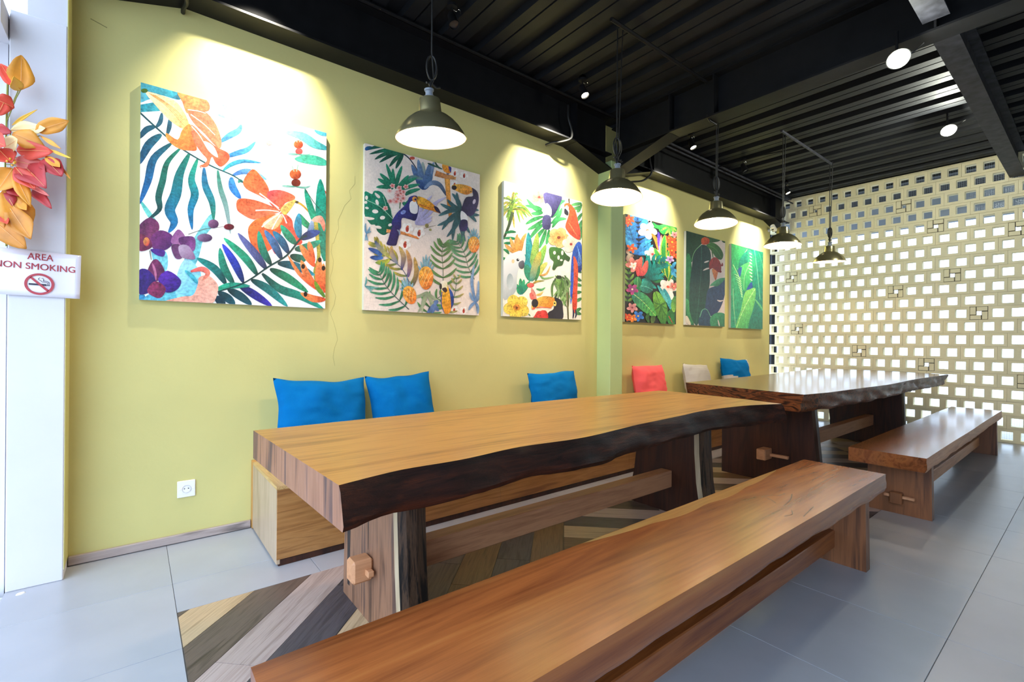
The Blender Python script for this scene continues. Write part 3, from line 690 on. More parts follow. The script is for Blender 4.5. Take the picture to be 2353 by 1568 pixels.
# ------------------------------------------------------------------ printed canvases
class Art:
    """flat printed shapes; points given in a working frame whose four canvas corners are known"""
    def __init__(s, quad, wd, ht, bgc):
        s.wd, s.ht = wd, ht; dst = [(0, 0), (1, 0), (1, 1), (0, 1)]; A = []; B = []
        for (x, y), (u, v) in zip(quad, dst):
            A += [[x, y, 1, 0, 0, 0, -u*x, -u*y], [0, 0, 0, x, y, 1, -v*x, -v*y]]; B += [u, v]
        s.h = np.append(np.linalg.solve(np.array(A, float), np.array(B, float)), 1).reshape(3, 3).tolist()
        s.v = []; s.f = []; s.c = []; s.layer = 0; s.rnd = random.Random(3)
        s.quad([(0, 0), (1, 0), (1, 1), (0, 1)], [lin(bgc)]*4)
    def uv(s, p):
        h = s.h; x, y = p[0], p[1]; d = h[2][0]*x+h[2][1]*y+1
        return ((h[0][0]*x+h[0][1]*y+h[0][2])/d, (h[1][0]*x+h[1][1]*y+h[1][2])/d)
    def quad(s, P, C):
        Q = [(*p, *c) for p, c in zip(P, C)]
        for ax, sg, lim in ((0, 1, 0), (0, -1, 1), (1, 1, 0), (1, -1, 1)):
            out = []
            for i in range(len(Q)):
                a, b_ = Q[i], Q[(i+1) % len(Q)]; fa, fb = sg*(a[ax]-lim), sg*(b_[ax]-lim)
                if fa >= -1e-9: out.append(a)
                if (fa > 1e-9 and fb < -1e-9) or (fa < -1e-9 and fb > 1e-9):
                    t = fa/(fa-fb); out.append(tuple(a[k]+(b_[k]-a[k])*t for k in range(5)))
            Q = out
            if len(Q) < 3: return
        b0 = len(s.v); y = -s.layer*1.5e-5
        for q in Q: s.v.append((q[0]*s.wd, y, (1-q[1])*s.ht)); s.c.append((max(0, q[2]), max(0, q[3]), max(0, q[4]), 1))
        s.f.append(list(range(b0, b0+len(Q))))
    def strip(s, axis, wf, cf):
        s.layer += 1; n = len(axis); pts = []
        for i, p in enumerate(axis):
            t = (axis[min(i+1, n-1)]-axis[max(i-1, 0)]); t = t.normalized() if t.length > 0 else Vector((1, 0, 0)); nn = Vector((-t.y, t.x, 0)); wd = wf(i/(n-1))
            pts.append((s.uv(p+nn*wd), s.uv(p), s.uv(p-nn*wd)))
        for i in range(n-1):
            c0, c1 = cf(i/(n-1)), cf((i+1)/(n-1)); d0, d1 = [tuple(x*.82 for x in c) for c in (c0, c1)]
            s.quad([pts[i][0], pts[i+1][0], pts[i+1][1], pts[i][1]], [d0, d1, c1, c0])
            s.quad([pts[i][1], pts[i+1][1], pts[i+1][2], pts[i][2]], [c0, c1, c1, c0])
    def L(s, pts, wd, c1, c2=None, vein=None):
        a, b_ = lin(c1), lin(c2 or c1); ax = catmull([(*p, 0) for p in pts], 5 if len(pts) > 2 else 8)
        s.strip(ax, lambda t: wd/2*(max(0, math.sin(pi*min(1, t*.93+.05)))**.75), lambda t: tuple(x+(y-x)*t for x, y in zip(a, b_)))
        if vein: s.S(pts, max(2, wd*.05), vein)
    def S(s, pts, wd, c1, c2=None):
        a, b_ = lin(c1), lin(c2 or c1); ax = catmull([(*p, 0) for p in pts], 5)
        s.strip(ax, lambda t: wd/2*(1-.4*t), lambda t: tuple(x+(y-x)*t for x, y in zip(a, b_)))
    def B(s, pts, c1, c2=None, smooth=True):
        s.layer += 1; P = catmull([(*p, 0) for p in pts], 4, True) if smooth else [Vector((*p, 0)) for p in pts]
        a, b_ = lin(c1), lin(c2 or c1); ys = [p.x+p.y for p in P]; lo, hi = min(ys), max(ys)
        U = [s.uv(p) for p in P]; C = [tuple(x+(y-x)*(k-lo)/(hi-lo+1e-6) for x, y in zip(a, b_)) for k in ys]
        for t in geometry.tessellate_polygon([P]): s.quad([U[i] for i in t], [C[i] for i in t])
    def E(s, cx, cy, rx, ry, c1, c2=None, rot=0):
        s.B([(cx+rx*math.cos(k*pi/4)*math.cos(rot)-ry*math.sin(k*pi/4)*math.sin(rot), cy+rx*math.cos(k*pi/4)*math.sin(rot)+ry*math.sin(k*pi/4)*math.cos(rot)) for k in range(8)], c1, c2)
    def FL(s, cx, cy, r_, n, c1, c2, cc, rot=0, pw=.8, sq=.85):
        for k in range(n):
            a = rot+2*pi*k/n; s.L([(cx, cy), (cx+r_*.55*math.cos(a), cy+sq*r_*.55*math.sin(a)), (cx+r_*math.cos(a+.15), cy+sq*r_*math.sin(a+.15))], r_*pw, c2, c1)
        s.E(cx, cy, r_*.16, r_*.14, cc)
    def FR(s, stem, n, ln, wd, ang, c1, c2, t0=.12, sc='#1d4a3a', sw=6, bend=.18, sides=(-1, 1)):
        ax = catmull([(*p, 0) for p in stem], 12); m_ = len(ax)-1
        for k in range(n):
            t = t0+(1-t0)*k/max(1, n-1); i = min(m_-1, int(t*m_)); p = ax[i]; d = (ax[i+1]-ax[i]).normalized()
            l_ = ln*(.45+.55*math.sin(pi*min(1, .25+t*.7)))*s.rnd.uniform(.9, 1.1)
            for sd in sides:
                a = sd*R(ang)*(1-.35*t); q = Vector((d.x*math.cos(a)-d.y*math.sin(a), d.x*math.sin(a)+d.y*math.cos(a), 0)); nn = Vector((-q.y, q.x, 0))
                s.L([p.xy, (p+q*l_*.5+nn*sd*l_*bend*.5).xy, (p+q*l_).xy], wd, c1, c2)
        s.S(stem, sw, sc)
    def FAN(s, c, tips, wd, c1, c2, bend=.08):
        for k, t in enumerate(tips):
            mx, my = (c[0]+t[0])/2, (c[1]+t[1])/2; dx, dy = t[0]-c[0], t[1]-c[1]; sg = 1 if k % 2 else -1
            s.L([c, (mx-dy*bend*sg, my+dx*bend*sg), t], wd, c1, c2)
    def build(s, parent, loc):
        me = bpy.data.meshes.new('printed_picture'); me.from_pydata(s.v, [], s.f); me.materials.append(INK)
        ca = me.color_attributes.new('ink', 'FLOAT_COLOR', 'POINT'); ca.data.foreach_set('color', [x for c in s.c for x in c])
        return link('printed_picture', me, parent, loc)
def canvas(art, x0, z0, label):
    q = MB(); q.bbox((0, 0, 0), (art.wd, .032, art.ht), .0015); o = q.build('wall_canvas', [CANVAS], None, (x0, W-.0325, z0))
    tag(o, label, 'picture', 'canvases on the green wall'); art.build(o, (0, -.0003, 0)); return o
# --- picture 1: lilies, palm fronds, orchids
A = Art([(65, 68), (1258, 378), (1247, 1502), (58, 1452)], .995, 1.195, '#f8f5ee')
A.B([(60, 60), (190, 90), (330, 130), (310, 178), (200, 150), (110, 142), (60, 115)], '#4aa6b4', '#2f8f9f'); A.B([(60, 125), (110, 140), (150, 165), (110, 180), (60, 195)], '#6ab8c4', '#3f9fb0'); A.B([(60, 212), (150, 195), (215, 212), (200, 250), (60, 260)], '#1f8f9f', '#4ab0b8', False)
A.B([(262, 165), (318, 130), (312, 176)], '#2f6f82', None, False)
A.B([(515, 905), (540, 960), (470, 1060), (430, 1200), (360, 1330), (320, 1430), (230, 1465), (190, 1440), (300, 1300), (380, 1110), (450, 990)], '#7fd0d0', '#58b8d0')
A.B([(300, 1290), (360, 1190), (450, 1280), (430, 1400), (300, 1440)], '#a8e0ee', '#6ac4dc'); A.B([(60, 815), (130, 895), (185, 985), (150, 975), (90, 890)], '#4ac0b4', '#8fdcd4'); A.B([(140, 1130), (230, 1150), (235, 1260), (180, 1290), (150, 1220)], '#7fd4e4'); A.B([(90, 1440), (140, 1415), (200, 1450), (180, 1470), (90, 1470)], '#58b8d8'); A.B([(58, 1420), (95, 1425), (90, 1460), (58, 1455)], '#3a9ad0')
for pts, wd, c1, c2 in (([(200, 262), (190, 320), (160, 358)], 30, '#2b5f74', '#1f5464'), ([(252, 290), (248, 350), (232, 408)], 30, '#2b5f74', '#1f5464'), ([(160, 350), (100, 372), (55, 430)], 40, '#1d5a6a', '#174a63'), ([(198, 400), (115, 470), (55, 595)], 56, '#1f6570', '#15507a'),
    ([(262, 456), (150, 555), (112, 700), (60, 845)], 52, '#1a5f60', '#1668b0'), ([(318, 488), (235, 580), (205, 700), (180, 800), (185, 880), (105, 950)], 44, '#1a7a60', '#1c4a50'), ([(374, 525), (315, 650), (290, 780), (252, 880), (280, 960), (245, 1025)], 72, '#1a7d66', '#1b6fae'),
    ([(428, 556), (390, 680), (412, 780), (385, 880), (395, 1005)], 52, '#1f9570', '#1b76b5'), ([(470, 610), (478, 720), (522, 830), (532, 945)], 46, '#2a78b0', '#2a8a6a'), ([(558, 625), (575, 740), (612, 860), (640, 1030)], 34, '#1f8a70', '#9ab0b0'), ([(645, 668), (655, 735), (706, 806)], 48, '#4aa0e0', '#2f6fc0'),
    ([(590, 630), (640, 590), (720, 565), (835, 575)], 28, '#3aa8a0', '#4a9ad8'), ([(590, 545), (680, 515), (750, 490), (800, 440)], 36, '#2f7fc8', '#5fb8d8'), ([(572, 445), (630, 405), (690, 370), (708, 330)], 42, '#4a98e0', '#6ab8e0'), ([(650, 658), (720, 632), (790, 640), (872, 682)], 36, '#3a70c0', '#88c8f0'),
    ([(560, 270), (620, 285), (670, 300)], 22, '#7ad0b8', '#a8e0d0'), ([(590, 200), (620, 240), (640, 275)], 26, '#7ad8d0', '#b8ece4'), ([(690, 230), (730, 280), (760, 350)], 22, '#a8e8d8', '#d0f0ea'), ([(720, 700), (700, 690), (690, 705)], 20, '#2f8a78', '#4a9a88')):
    A.L(pts, wd, c1, c2)
A.S([(60, 262), (170, 362), (320, 485), (500, 590), (660, 660), (735, 715)], 11, '#1a4a50', '#1d5a58')
# lily above
A.B([(95, 130), (190, 148), (290, 188), (350, 270), (375, 345), (340, 365), (250, 310), (160, 215)], '#fbe2b4', '#f6b86a'); A.E(88, 122, 22, 14, '#4a6a1a')
for k in range(4): A.S([(120+k*12, 140+k*3), (230+k*14, 220+k*3), (345-k*4, 345-k*18)], 4, '#f0a050')
A.B([(300, 128), (380, 140), (490, 180), (500, 245), (410, 252), (360, 262), (330, 190)], '#f79a52', '#f4744a'); A.B([(370, 250), (470, 248), (545, 330), (582, 440), (562, 485), (480, 400), (400, 320)], '#f4704e', '#f08a60')
A.B([(380, 330), (330, 370), (300, 432), (228, 390), (240, 440), (310, 490), (380, 502), (425, 492), (395, 400)], '#f59a44', '#f26a34'); A.B([(390, 330), (450, 390), (540, 470), (625, 515), (628, 560), (580, 602), (545, 580), (520, 540), (495, 600), (450, 602), (490, 560), (450, 510), (400, 430)], '#f8805a', '#f2643e')
A.B([(470, 440), (530, 470), (560, 540), (530, 530), (490, 490)], '#fbe4c8')
for a, b_ in (((365, 240), (480, 262)), ((390, 330), (520, 450)), ((390, 345), (480, 470)), ((385, 270), (540, 400))): A.S([a, ((a[0]+b_[0])/2+6, (a[1]+b_[1])/2-4), b_], 7, '#fde6cc')
A.S([(470, 590), (445, 600), (452, 612)], 7, '#d86a3a')
# lily in the middle
for pts, c1, c2 in (([(780, 616), (835, 660), (885, 740), (875, 805), (820, 782), (740, 740), (722, 690)], '#f8743c', '#f46a44'), ([(690, 808), (790, 812), (900, 850), (962, 882), (880, 912), (790, 938), (715, 905), (680, 870)], '#f8683a', '#f2805a'), ([(880, 760), (960, 748), (1045, 780), (1048, 808), (990, 832), (962, 882), (920, 862), (885, 820)], '#f2545a', '#f8784a'),
    ([(960, 890), (1030, 930), (1048, 1000), (1102, 1078), (1050, 1098), (990, 1030), (960, 960)], '#f56a50', '#f24a3a'), ([(820, 932), (920, 902), (985, 932), (965, 1010), (930, 1100), (825, 1162), (770, 1090), (752, 1000), (785, 950)], '#f87c3c', '#f25a34'), ([(900, 1060), (940, 1050), (945, 1100), (930, 1158), (905, 1120)], '#ea3a50', '#f06070')): A.B(pts, c1, c2)
A.B([(960, 872), (1005, 828), (1060, 812), (1010, 890), (985, 905)], '#f9d47a', '#f0b850'); A.B([(850, 960), (930, 905), (975, 915), (960, 960), (920, 1000), (860, 990)], '#fbd7b0', '#f8b070')
for a, b_ in (((825, 770), (955, 876)), ((840, 800), (950, 862)), ((800, 880), (950, 886)), ((905, 1000), (965, 900)), ((840, 985), (955, 900)), ((1000, 960), (970, 900))): A.S([a, ((a[0]+b_[0])/2, (a[1]+b_[1])/2-6), b_], 9, '#fdeee0')
A.S([(1055, 818), (1110, 850), (1175, 925)], 14, '#f2b83a', '#e8a030'); A.E(1066, 824, 12, 8, '#5a4a2a')
for cx, cy, k in ((1076, 470, 1), (1056, 665, 1.25)):
    A.E(cx, cy-16*k, 30*k, 26*k, '#e0703a', '#a83a20'); A.E(cx+4, cy+28*k, 24*k, 20*k, '#d8504a' if k == 1 else '#7a2a1a'); A.S([(cx-8, cy-30*k), (cx-18*k, cy-60*k)], 6, '#8fc0a0'); A.S([(cx+8, cy-30*k), (cx+14*k, cy-66*k)], 6, '#8fc0a0'); A.L([(cx, cy+48*k), (cx+50*k, cy+52*k), (cx+78*k, cy+42*k)], 12, '#4a9a80', '#a0d0c0'); A.L([(cx, cy+48*k), (cx-40*k, cy+46*k), (cx-70*k, cy+44*k)], 12, '#4a9a80', '#a0d0c0')
A.E(872, 400, 20, 30, '#fbdad4'); A.E(888, 448, 18, 14, '#f4a8a0'); A.E(1240, 760, 14, 14, '#c84030')
for pts, wd, c1, c2 in (([(1265, 480), (1180, 450), (1100, 400), (995, 376)], 56, '#2a9aa8', '#8fd8b8'), ([(1265, 575), (1170, 552), (1052, 546)], 60, '#3aa890', '#5ac8a0'), ([(1265, 390), (1225, 372), (1180, 360)], 44, '#4aa0b8', '#5ab0c0'), ([(1248, 1200), (1228, 940), (1217, 676)], 84, '#128068', '#1fa088'), ([(1222, 1040), (1160, 880), (1118, 738)], 44, '#1f9068', '#2aa888'), ([(1185, 1010), (1110, 950), (1078, 898)], 40, '#1f9060', '#2aa878'), ([(1135, 1030), (1160, 980), (1170, 930)], 36, '#1f3f80', '#a8c0d8')): A.L(pts, wd, c1, c2)
A.S([(1120, 740), (1180, 830), (1245, 900)], 4, '#33402a')
A.S([(1185, 935), (1200, 1080), (1205, 1180), (1180, 1280), (1215, 1390), (1245, 1430)], 26, '#c0a848', '#6a8a2a')
A.B([(1160, 940), (1185, 915), (1225, 912), (1248, 960), (1240, 1010), (1215, 960), (1180, 950)], '#f4b8a0', '#e06a50')
# second frond
up_ = [((1085, 1055), (1072, 980), (1080, 896), '#1d5f80', '#3aa0c0'), ((1060, 1092), (1012, 1040), (962, 972), '#14604a', '#2ab088'), ((1012, 1152), (968, 1075), (912, 1012), '#152a50', '#2a80a8'), ((968, 1190), (920, 1095), (858, 1006), '#12263a', '#5a90d0'), ((900, 1226), (846, 1130), (820, 1012), '#0f2a2a', '#2aa888'), ((870, 1254), (800, 1160), (688, 1026), '#14284a', '#6a70b0'), ((812, 1292), (732, 1180), (598, 1058), '#0f4a4a', '#2ab888'), ((722, 1340), (668, 1220), (588, 1096), '#0f2a3a', '#3a4ae0'), ((662, 1352), (598, 1245), (572, 1122), '#0f4a44', '#2aa888'), ((612, 1352), (540, 1255), (425, 1186), '#0f2a33', '#1f9890')]
for a, b_, c, c1, c2 in up_: A.L([a, b_, c], 50, c1, c2)
dn_ = [((1022, 1166), (1080, 1184), (1125, 1190), '#0f2a2a', '#1f8068'), ((1052, 1126), (1130, 1112), (1222, 1070), '#124a44', '#2aa888'), ((1092, 1060), (1150, 1030), (1215, 1012), '#16264a', '#2a50a0'), ((942, 1216), (1050, 1232), (1180, 1290), '#0f2a30', '#2a8aa0'), ((892, 1252), (1000, 1305), (1136, 1398), '#0f3030', '#2aa878'), ((842, 1282), (950, 1375), (1090, 1425), (1235, 1505), '#10383a', '#2aa890'), ((772, 1322), (880, 1380), (1005, 1490), '#0f2a2a', '#2a9a98'), ((692, 1356), (790, 1415), (905, 1490), '#0f2028', '#3a30b0'), ((622, 1382), (700, 1425), (775, 1480), '#0f2a2a', '#1f5a6a'), ((562, 1402), (622, 1440), (668, 1480), '#0f2a30', '#1f6070'), ((545, 1432), (572, 1455), (606, 1480), '#103040', '#104050')]
for d in dn_: A.L(list(d[:-2]), 52, d[-2], d[-1])
A.L([(550, 1385), (640, 1360), (765, 1362)], 40, '#2ab088', '#1f8a78')
A.S([(1130, 1040), (1085, 1062), (1000, 1165), (880, 1240), (780, 1310), (690, 1358), (535, 1405)], 13, '#123c3c')
for pts, wd in (([(1180, 1235), (1130, 1165), (1085, 1095)], 46), ([(1178, 1205), (1152, 1120), (1142, 1075)], 36), ([(1196, 1372), (1130, 1290), (1092, 1195)], 46), ([(1190, 1382), (1080, 1280), (1008, 1165)], 24), ([(1216, 1392), (1206, 1290), (1212, 1180)], 50), ([(1244, 1402), (1236, 1310), (1236, 1215)], 40), ([(1248, 1445), (1170, 1440), (1088, 1404)], 44)): A.L(pts, wd, '#e84a2a', '#f89a58')
for cx, cy in ((1212, 1192), (1236, 1245), (1120, 1412), (1105, 1235)): A.E(cx, cy, 12, 16, '#1d1210')
A.L([(1180, 1330), (1205, 1380), (1245, 1425)], 30, '#7a9a2a', '#4a8a3a')
# orchids
for pts, c1, c2 in (([(55, 985), (120, 932), (175, 958), (182, 1012), (130, 1070), (55, 1042)], '#6a2a5a', '#8a3a68'), ([(130, 1060), (190, 1012), (262, 1038), (274, 1092), (220, 1138), (150, 1132)], '#7a2f70', '#4f2060'), ([(55, 1040), (120, 1060), (138, 1120), (55, 1142)], '#8a3050', '#6a2048'), ([(130, 1132), (216, 1138), (212, 1178), (160, 1165)], '#3f1f80', '#5a2a90'),
    ([(258, 1082), (302, 1006), (345, 1040), (352, 1092), (310, 1112)], '#8a4a88', '#b87aa8'), ([(310, 1060), (392, 1048), (416, 1080), (402, 1142), (330, 1112)], '#5f2a66', '#8a4a8a'), ([(262, 1110), (320, 1105), (332, 1182), (288, 1188)], '#5a2a58', '#7a4a78'), ([(310, 1110), (372, 1110), (415, 1188), (360, 1192), (320, 1172)], '#b8a0b8', '#8a6088'),
    ([(105, 1290), (140, 1208), (180, 1202), (222, 1280), (180, 1332), (130, 1332)], '#7a2a5a', '#5a2050'), ([(52, 1275), (110, 1262), (165, 1330), (130, 1402), (52, 1412)], '#3a1a80', '#2a1460'), ([(180, 1320), (240, 1268), (324, 1330), (292, 1392), (220, 1402)], '#5a24a8', '#34187a'), ([(110, 1390), (150, 1338), (200, 1350), (228, 1390), (190, 1442), (130, 1422)], '#9a2f62', '#6a1f48')): A.B(pts, c1, c2)
A.E(104, 1085, 20, 28, '#f0a050', '#c83a3a'); A.L([(140, 1220), (158, 1270), (165, 1330)], 16, '#b86a90'); A.S([(125, 1140), (135, 1200)], 6, '#6a6a5a')
A.S([(370, 1036), (480, 1000), (605, 985)], 4, '#5a5a50')
A.E(530, 968, 34, 28, '#8a5a80', '#3f1f40'); A.E(630, 986, 33, 19, '#8a2030', '#5a1824'); A.E(475, 1057, 48, 26, '#8a6a90', '#3f1f48')
A.B([(205, 1470), (330, 1432), (400, 1422), (432, 1350), (440, 1308), (500, 1298), (555, 1350), (558, 1400), (520, 1475), (400, 1475)], '#f9a48c', '#f6b8a4'); A.L([(385, 1272), (455, 1256), (495, 1282), (462, 1325)], 34, '#ee5a5a', '#f48a70'); A.L([(350, 1265), (400, 1310), (430, 1350)], 26, '#4ab8c8', '#2a98b0')
canvas(A, .021, 1.394, 'largest-looking canvas: orange lilies, purple orchids and blue-green palm fronds')
# --- picture 2: toucans and pineapples
A = Art([(64, 40), (1052, 287), (1041, 1493), (75, 1458)], 1.0, 1.195, '#ecddd0')
for t in ((290, 60, 130), (262, 130, 60)): pass
for pts, c in (([(395, 120), (260, 95), (105, 135)], '#2a8a62'), ([(385, 115), (230, 60), (75, 100)], '#2a7a5a'), ([(375, 118), (290, 140), (190, 205)], '#2a6a50'), ([(340, 118), (240, 130), (150, 180)], '#2a7a5a'), ([(388, 125), (330, 170), (275, 240)], '#2a6a4a'), ([(392, 130), (360, 190), (330, 255)], '#1f5a44'), ([(68, 100), (90, 85), (130, 75)], '#3a6ab0')): A.L(pts, 34, c, '#1d5a4a')
A.S([(380, 115), (440, 160), (500, 240), (545, 320)], 12, '#2a3a4a')
for tip, c in (((465, 215), '#5f7fa8'), ((655, 190), '#8aa0c0'), ((560, 190), '#a8b8a8'), ((520, 170), '#7a98b8'), ((620, 200), '#6a8ab0'), ((500, 300), '#4a6a98'), ((640, 290), '#5a80a8')): A.L([(572, 430), ((572+tip[0])/2, (430+tip[1])/2+10), tip], 52, '#2f5088', c)
A.L([(575, 420), (640, 370), (710, 390), (765, 482)], 42, '#8aa4c8', '#2f4058'); A.L([(560, 340), (480, 325), (400, 350)], 34, '#7a98a0', '#4a7a6a')
A.E(470, 160, 22, 14, '#d8604a')
for pts in ([(600, 200), (640, 215), (700, 240)], [(660, 180), (690, 230), (730, 250)]): A.L(pts, 18, '#2a4a44', '#3a6a5a')
A.S([(668, 285), (760, 312), (845, 322)], 52, '#c87a44', '#e0a060'); A.S([(770, 330), (782, 500), (802, 690)], 46, '#f0a848', '#e88a38'); A.L([(740, 240), (775, 270), (770, 300)], 30, '#7a6a70')
A.B([(728, 205), (792, 225), (800, 280), (742, 268)], '#f4a838', '#e8882a'); A.B([(780, 225), (805, 232), (800, 275), (790, 260)], '#3a3a8a')
def worchid(cx, cy, k=1):
    A.FL(cx, cy, 46*k, 5, '#f8f2ea', '#efe6da', '#b83a30', .3, .9); A.E(cx, cy+8*k, 12*k, 22*k, '#b0382c'); A.E(cx+3*k, cy-12*k, 9*k, 8*k, '#d86a4a')
for p in ((835, 280), (915, 297), (832, 380), (832, 1450), (912, 1452)): worchid(*p, .8)
# monstera
A.B([(66, 465), (130, 480), (150, 452), (210, 462), (262, 540), (302, 650), (312, 760), (262, 815), (225, 826), (180, 795), (160, 742), (120, 735), (66, 640)], '#1f9070', '#0c5540')
for e in ((175, 550, 13, 25, -.3), (160, 628, 26, 17, .1), (222, 680, 22, 16, -.2), (287, 740, 17, 12, -.4), (85, 512, 12, 18, 0), (90, 600, 16, 10, .2)): A.E(*e[:4], '#efe2d6', rot=e[4])
for pts in ([(66, 680), (110, 690), (155, 690)], [(150, 760), (190, 762), (215, 770)], [(70, 560), (90, 545)], [(155, 470), (185, 500), (200, 505)]): A.L(pts, 26, '#ecddd0')
A.S([(80, 530), (190, 580), (260, 640), (308, 690)], 6, '#a8d8b8'); A.S([(225, 500), (250, 580), (230, 625)], 5, '#a8d8b8'); A.S([(290, 590), (300, 660)], 5, '#a8d8b8')
# frond with red blossoms
for pts in ([(320, 420), (290, 330), (248, 215)], [(330, 420), (310, 350), (305, 255)], [(330, 430), (350, 330), (382, 230)], [(300, 390), (250, 350), (195, 300)], [(300, 400), (240, 380), (178, 345)], [(310, 430), (240, 415), (165, 420)], [(350, 410), (400, 360), (440, 310)], [(360, 420), (430, 370), (510, 330)], [(360, 440), (440, 410), (535, 385)], [(390, 490), (460, 450), (540, 425)], [(390, 540), (420, 560), (470, 500)]): A.L(pts, 36, '#1f6a52', '#2f9a72')
rf = random.Random(4)
for k in range(26): A.FL(rf.gauss(335, 48), rf.gauss(485, 40), 24, 5, '#f6d8d0', rf.choice(['#e05a4a', '#d8443a', '#f0a090']), '#c83a30', rf.random()*6)
A.S([(370, 545), (365, 600)], 10, '#4a6a3a')
# toucan on the left
A.FAN((500, 730), [(640, 480), (700, 510), (760, 490), (640, 660), (560, 620), (640, 690)], 30, '#a8a0c8', '#c8c0dc')
A.B([(445, 500), (490, 484), (520, 505), (525, 600), (502, 696), (450, 690), (385, 682), (375, 770), (320, 765), (298, 720), (340, 640), (400, 580), (430, 540)], '#3a3a88', '#1c1a50'); A.B([(452, 545), (505, 530), (520, 600), (505, 640), (455, 625)], '#f6f0e8', '#e8e0dc')
A.B([(512, 494), (580, 508), (655, 560), (712, 630), (640, 612), (560, 592), (520, 562)], '#f6b83a', '#ee8a2a'); A.B([(655, 572), (690, 585), (712, 632), (672, 612)], '#2a2040'); A.S([(530, 560), (600, 585), (650, 600)], 7, '#e0602a'); A.S([(514, 500), (508, 540), (520, 565)], 7, '#2a1f30')
A.E(490, 516, 20, 24, '#f2a84a', '#e88a3a'); A.E(497, 518, 9, 9, '#1f1f60'); A.E(395, 630, 24, 16, '#8a9ad8', rot=-.6)
A.S([(255, 792), (380, 806), (530, 850)], 30, '#e8a060', '#e0803a'); A.B([(310, 745), (368, 760), (348, 880), (330, 915), (260, 908), (272, 860)], '#3a2f70', '#221a4a'); A.L([(345, 780), (365, 800), (365, 830)], 16, '#8a94a8')
for p in ((430, 765), (530, 800), (412, 900)): worchid(*p, 1.15)
A.S([(575, 765), (640, 745), (675, 735)], 4, '#8a6a3a'); A.E(595, 740, 16, 17, '#b09a5a', '#7a7a4a'); A.E(625, 775, 12, 10, '#a8a060')
# toucan on the right, fan palm
A.FAN((890, 600), [(710, 550), (695, 655), (685, 738), (725, 775), (765, 835), (815, 868), (882, 895), (925, 870), (768, 512), (810, 458), (850, 450), (965, 800), (1040, 600), (1045, 640), (1020, 700)], 34, '#1f4a4a', '#3f7078')
A.B([(975, 405), (1030, 445), (1035, 540), (992, 640), (930, 645), (888, 612), (900, 560), (930, 490), (990, 475)], '#2a2040', '#3f3060'); A.B([(806, 392), (880, 376), (972, 400), (978, 440), (930, 466), (840, 432)], '#f8c04a', '#ee8a2a'); A.E(828, 408, 22, 20, '#2a2024'); A.E(972, 430, 12, 24, '#f2a84a'); A.E(972, 438, 6, 6, '#222')
A.B([(888, 608), (938, 645), (942, 692), (888, 692)], '#f2ece6'); A.B([(884, 690), (940, 690), (936, 772), (878, 774)], '#241a48', '#35286a'); A.E(1000, 525, 12, 22, '#d8c8d8', rot=.3)
def pine(cx, cy, rx, ry, rot=0):
    M = lambda x, y: (cx+x*math.cos(rot)-y*math.sin(rot), cy+x*math.sin(rot)+y*math.cos(rot))
    for k, (tx, ty) in enumerate(((-.9, -2.3), (.9, -2.3), (-.5, -3.0), (.55, -3.1), (0, -3.3), (-1.3, -1.7), (1.3, -1.8), (-.2, -2.6), (.3, -2.4))): A.L([M(0, -ry*.85), M(tx*rx*.45, (ty*.62)*ry*.62), M(tx*rx*.85, ty*ry*.62)], rx*.34, '#2a5a90' if k % 2 else '#3a7a6a', '#8ab8c8')
    A.B([M(rx*math.cos(a)*(1-.08*math.sin(a)), ry*math.sin(a)) for a in [k*pi/5 for k in range(10)]], '#f4b848', '#ee7a30')
    for k in range(-3, 4):
        u = k*rx*.5
        A.S([M(max(-rx*.9, u-rx*.5), -ry*.75 if abs(u-rx*.5) < rx else -ry*.3), M(u, 0), M(min(rx*.9, u+rx*.5), ry*.75 if abs(u+rx*.5) < rx else ry*.3)], 4, '#c8642a') if abs(u) < rx*.8 else None
        A.S([M(min(rx*.9, u+rx*.5), -ry*.75 if abs(u+rx*.5) < rx else -ry*.3), M(u, 0), M(max(-rx*.9, u-rx*.5), ry*.75 if abs(u-rx*.5) < rx else ry*.3)], 4, '#f8dc98') if abs(u) < rx*.8 else None
# lower fronds
A.FR([(480, 1290), (390, 1110), (250, 1000), (160, 900)], 9, 120, 22, 48, '#3f6a48', '#c8b040', sc='#3a4a6a')
for pts, c1, c2 in (([(310, 1030), (210, 950), (160, 880)], '#c8c040', '#2a4a90'), ([(220, 1000), (170, 970), (105, 942)], '#3a6ab0', '#2a4a90'), ([(230, 1020), (180, 1022), (120, 1018)], '#3a70b8', '#2a4a90'), ([(285, 1030), (240, 1060), (165, 1062)], '#c8c848', '#6a8a3a'), ([(350, 1070), (300, 980), (300, 920)], '#6a80a0', '#d8a840'), ([(385, 1120), (400, 1010), (362, 920)], '#2a3a80', '#d0b050'), ([(440, 1180), (455, 1060), (425, 950)], '#4a4a90', '#e0a848'), ([(485, 1250), (510, 1130), (492, 1010)], '#5a5a50', '#c8a050')): A.L(pts, 40, c1, c2)
A.FR([(450, 1450), (330, 1340), (245, 1240), (195, 1140)], 9, 165, 22, 58, '#2a6a4a', '#4a9a70', sc='#3a4a4a', sw=7)
A.FR([(735, 1290), (735, 1120), (725, 980), (735, 900)], 8, 140, 22, 58, '#3f6a3a', '#6a9a58', sc='#3a5a3a')
A.FR([(1000, 1190), (950, 1090), (910, 960), (850, 870)], 9, 135, 20, 60, '#2f6a48', '#5aa070', sc='#3a5a4a')
A.FR([(600, 1480), (640, 1400), (720, 1330)], 5, 120, 20, 70, '#3a6a40', '#5a9a5a'); A.FR([(760, 1480), (830, 1330), (850, 1180)], 6, 90, 18, 60, '#3a7a5a', '#c8b060')
A.FAN((600, 1300), [(520, 1480), (560, 1480), (640, 1470), (690, 1450), (480, 1350), (710, 1380)], 26, '#7a9070', '#b0b898')
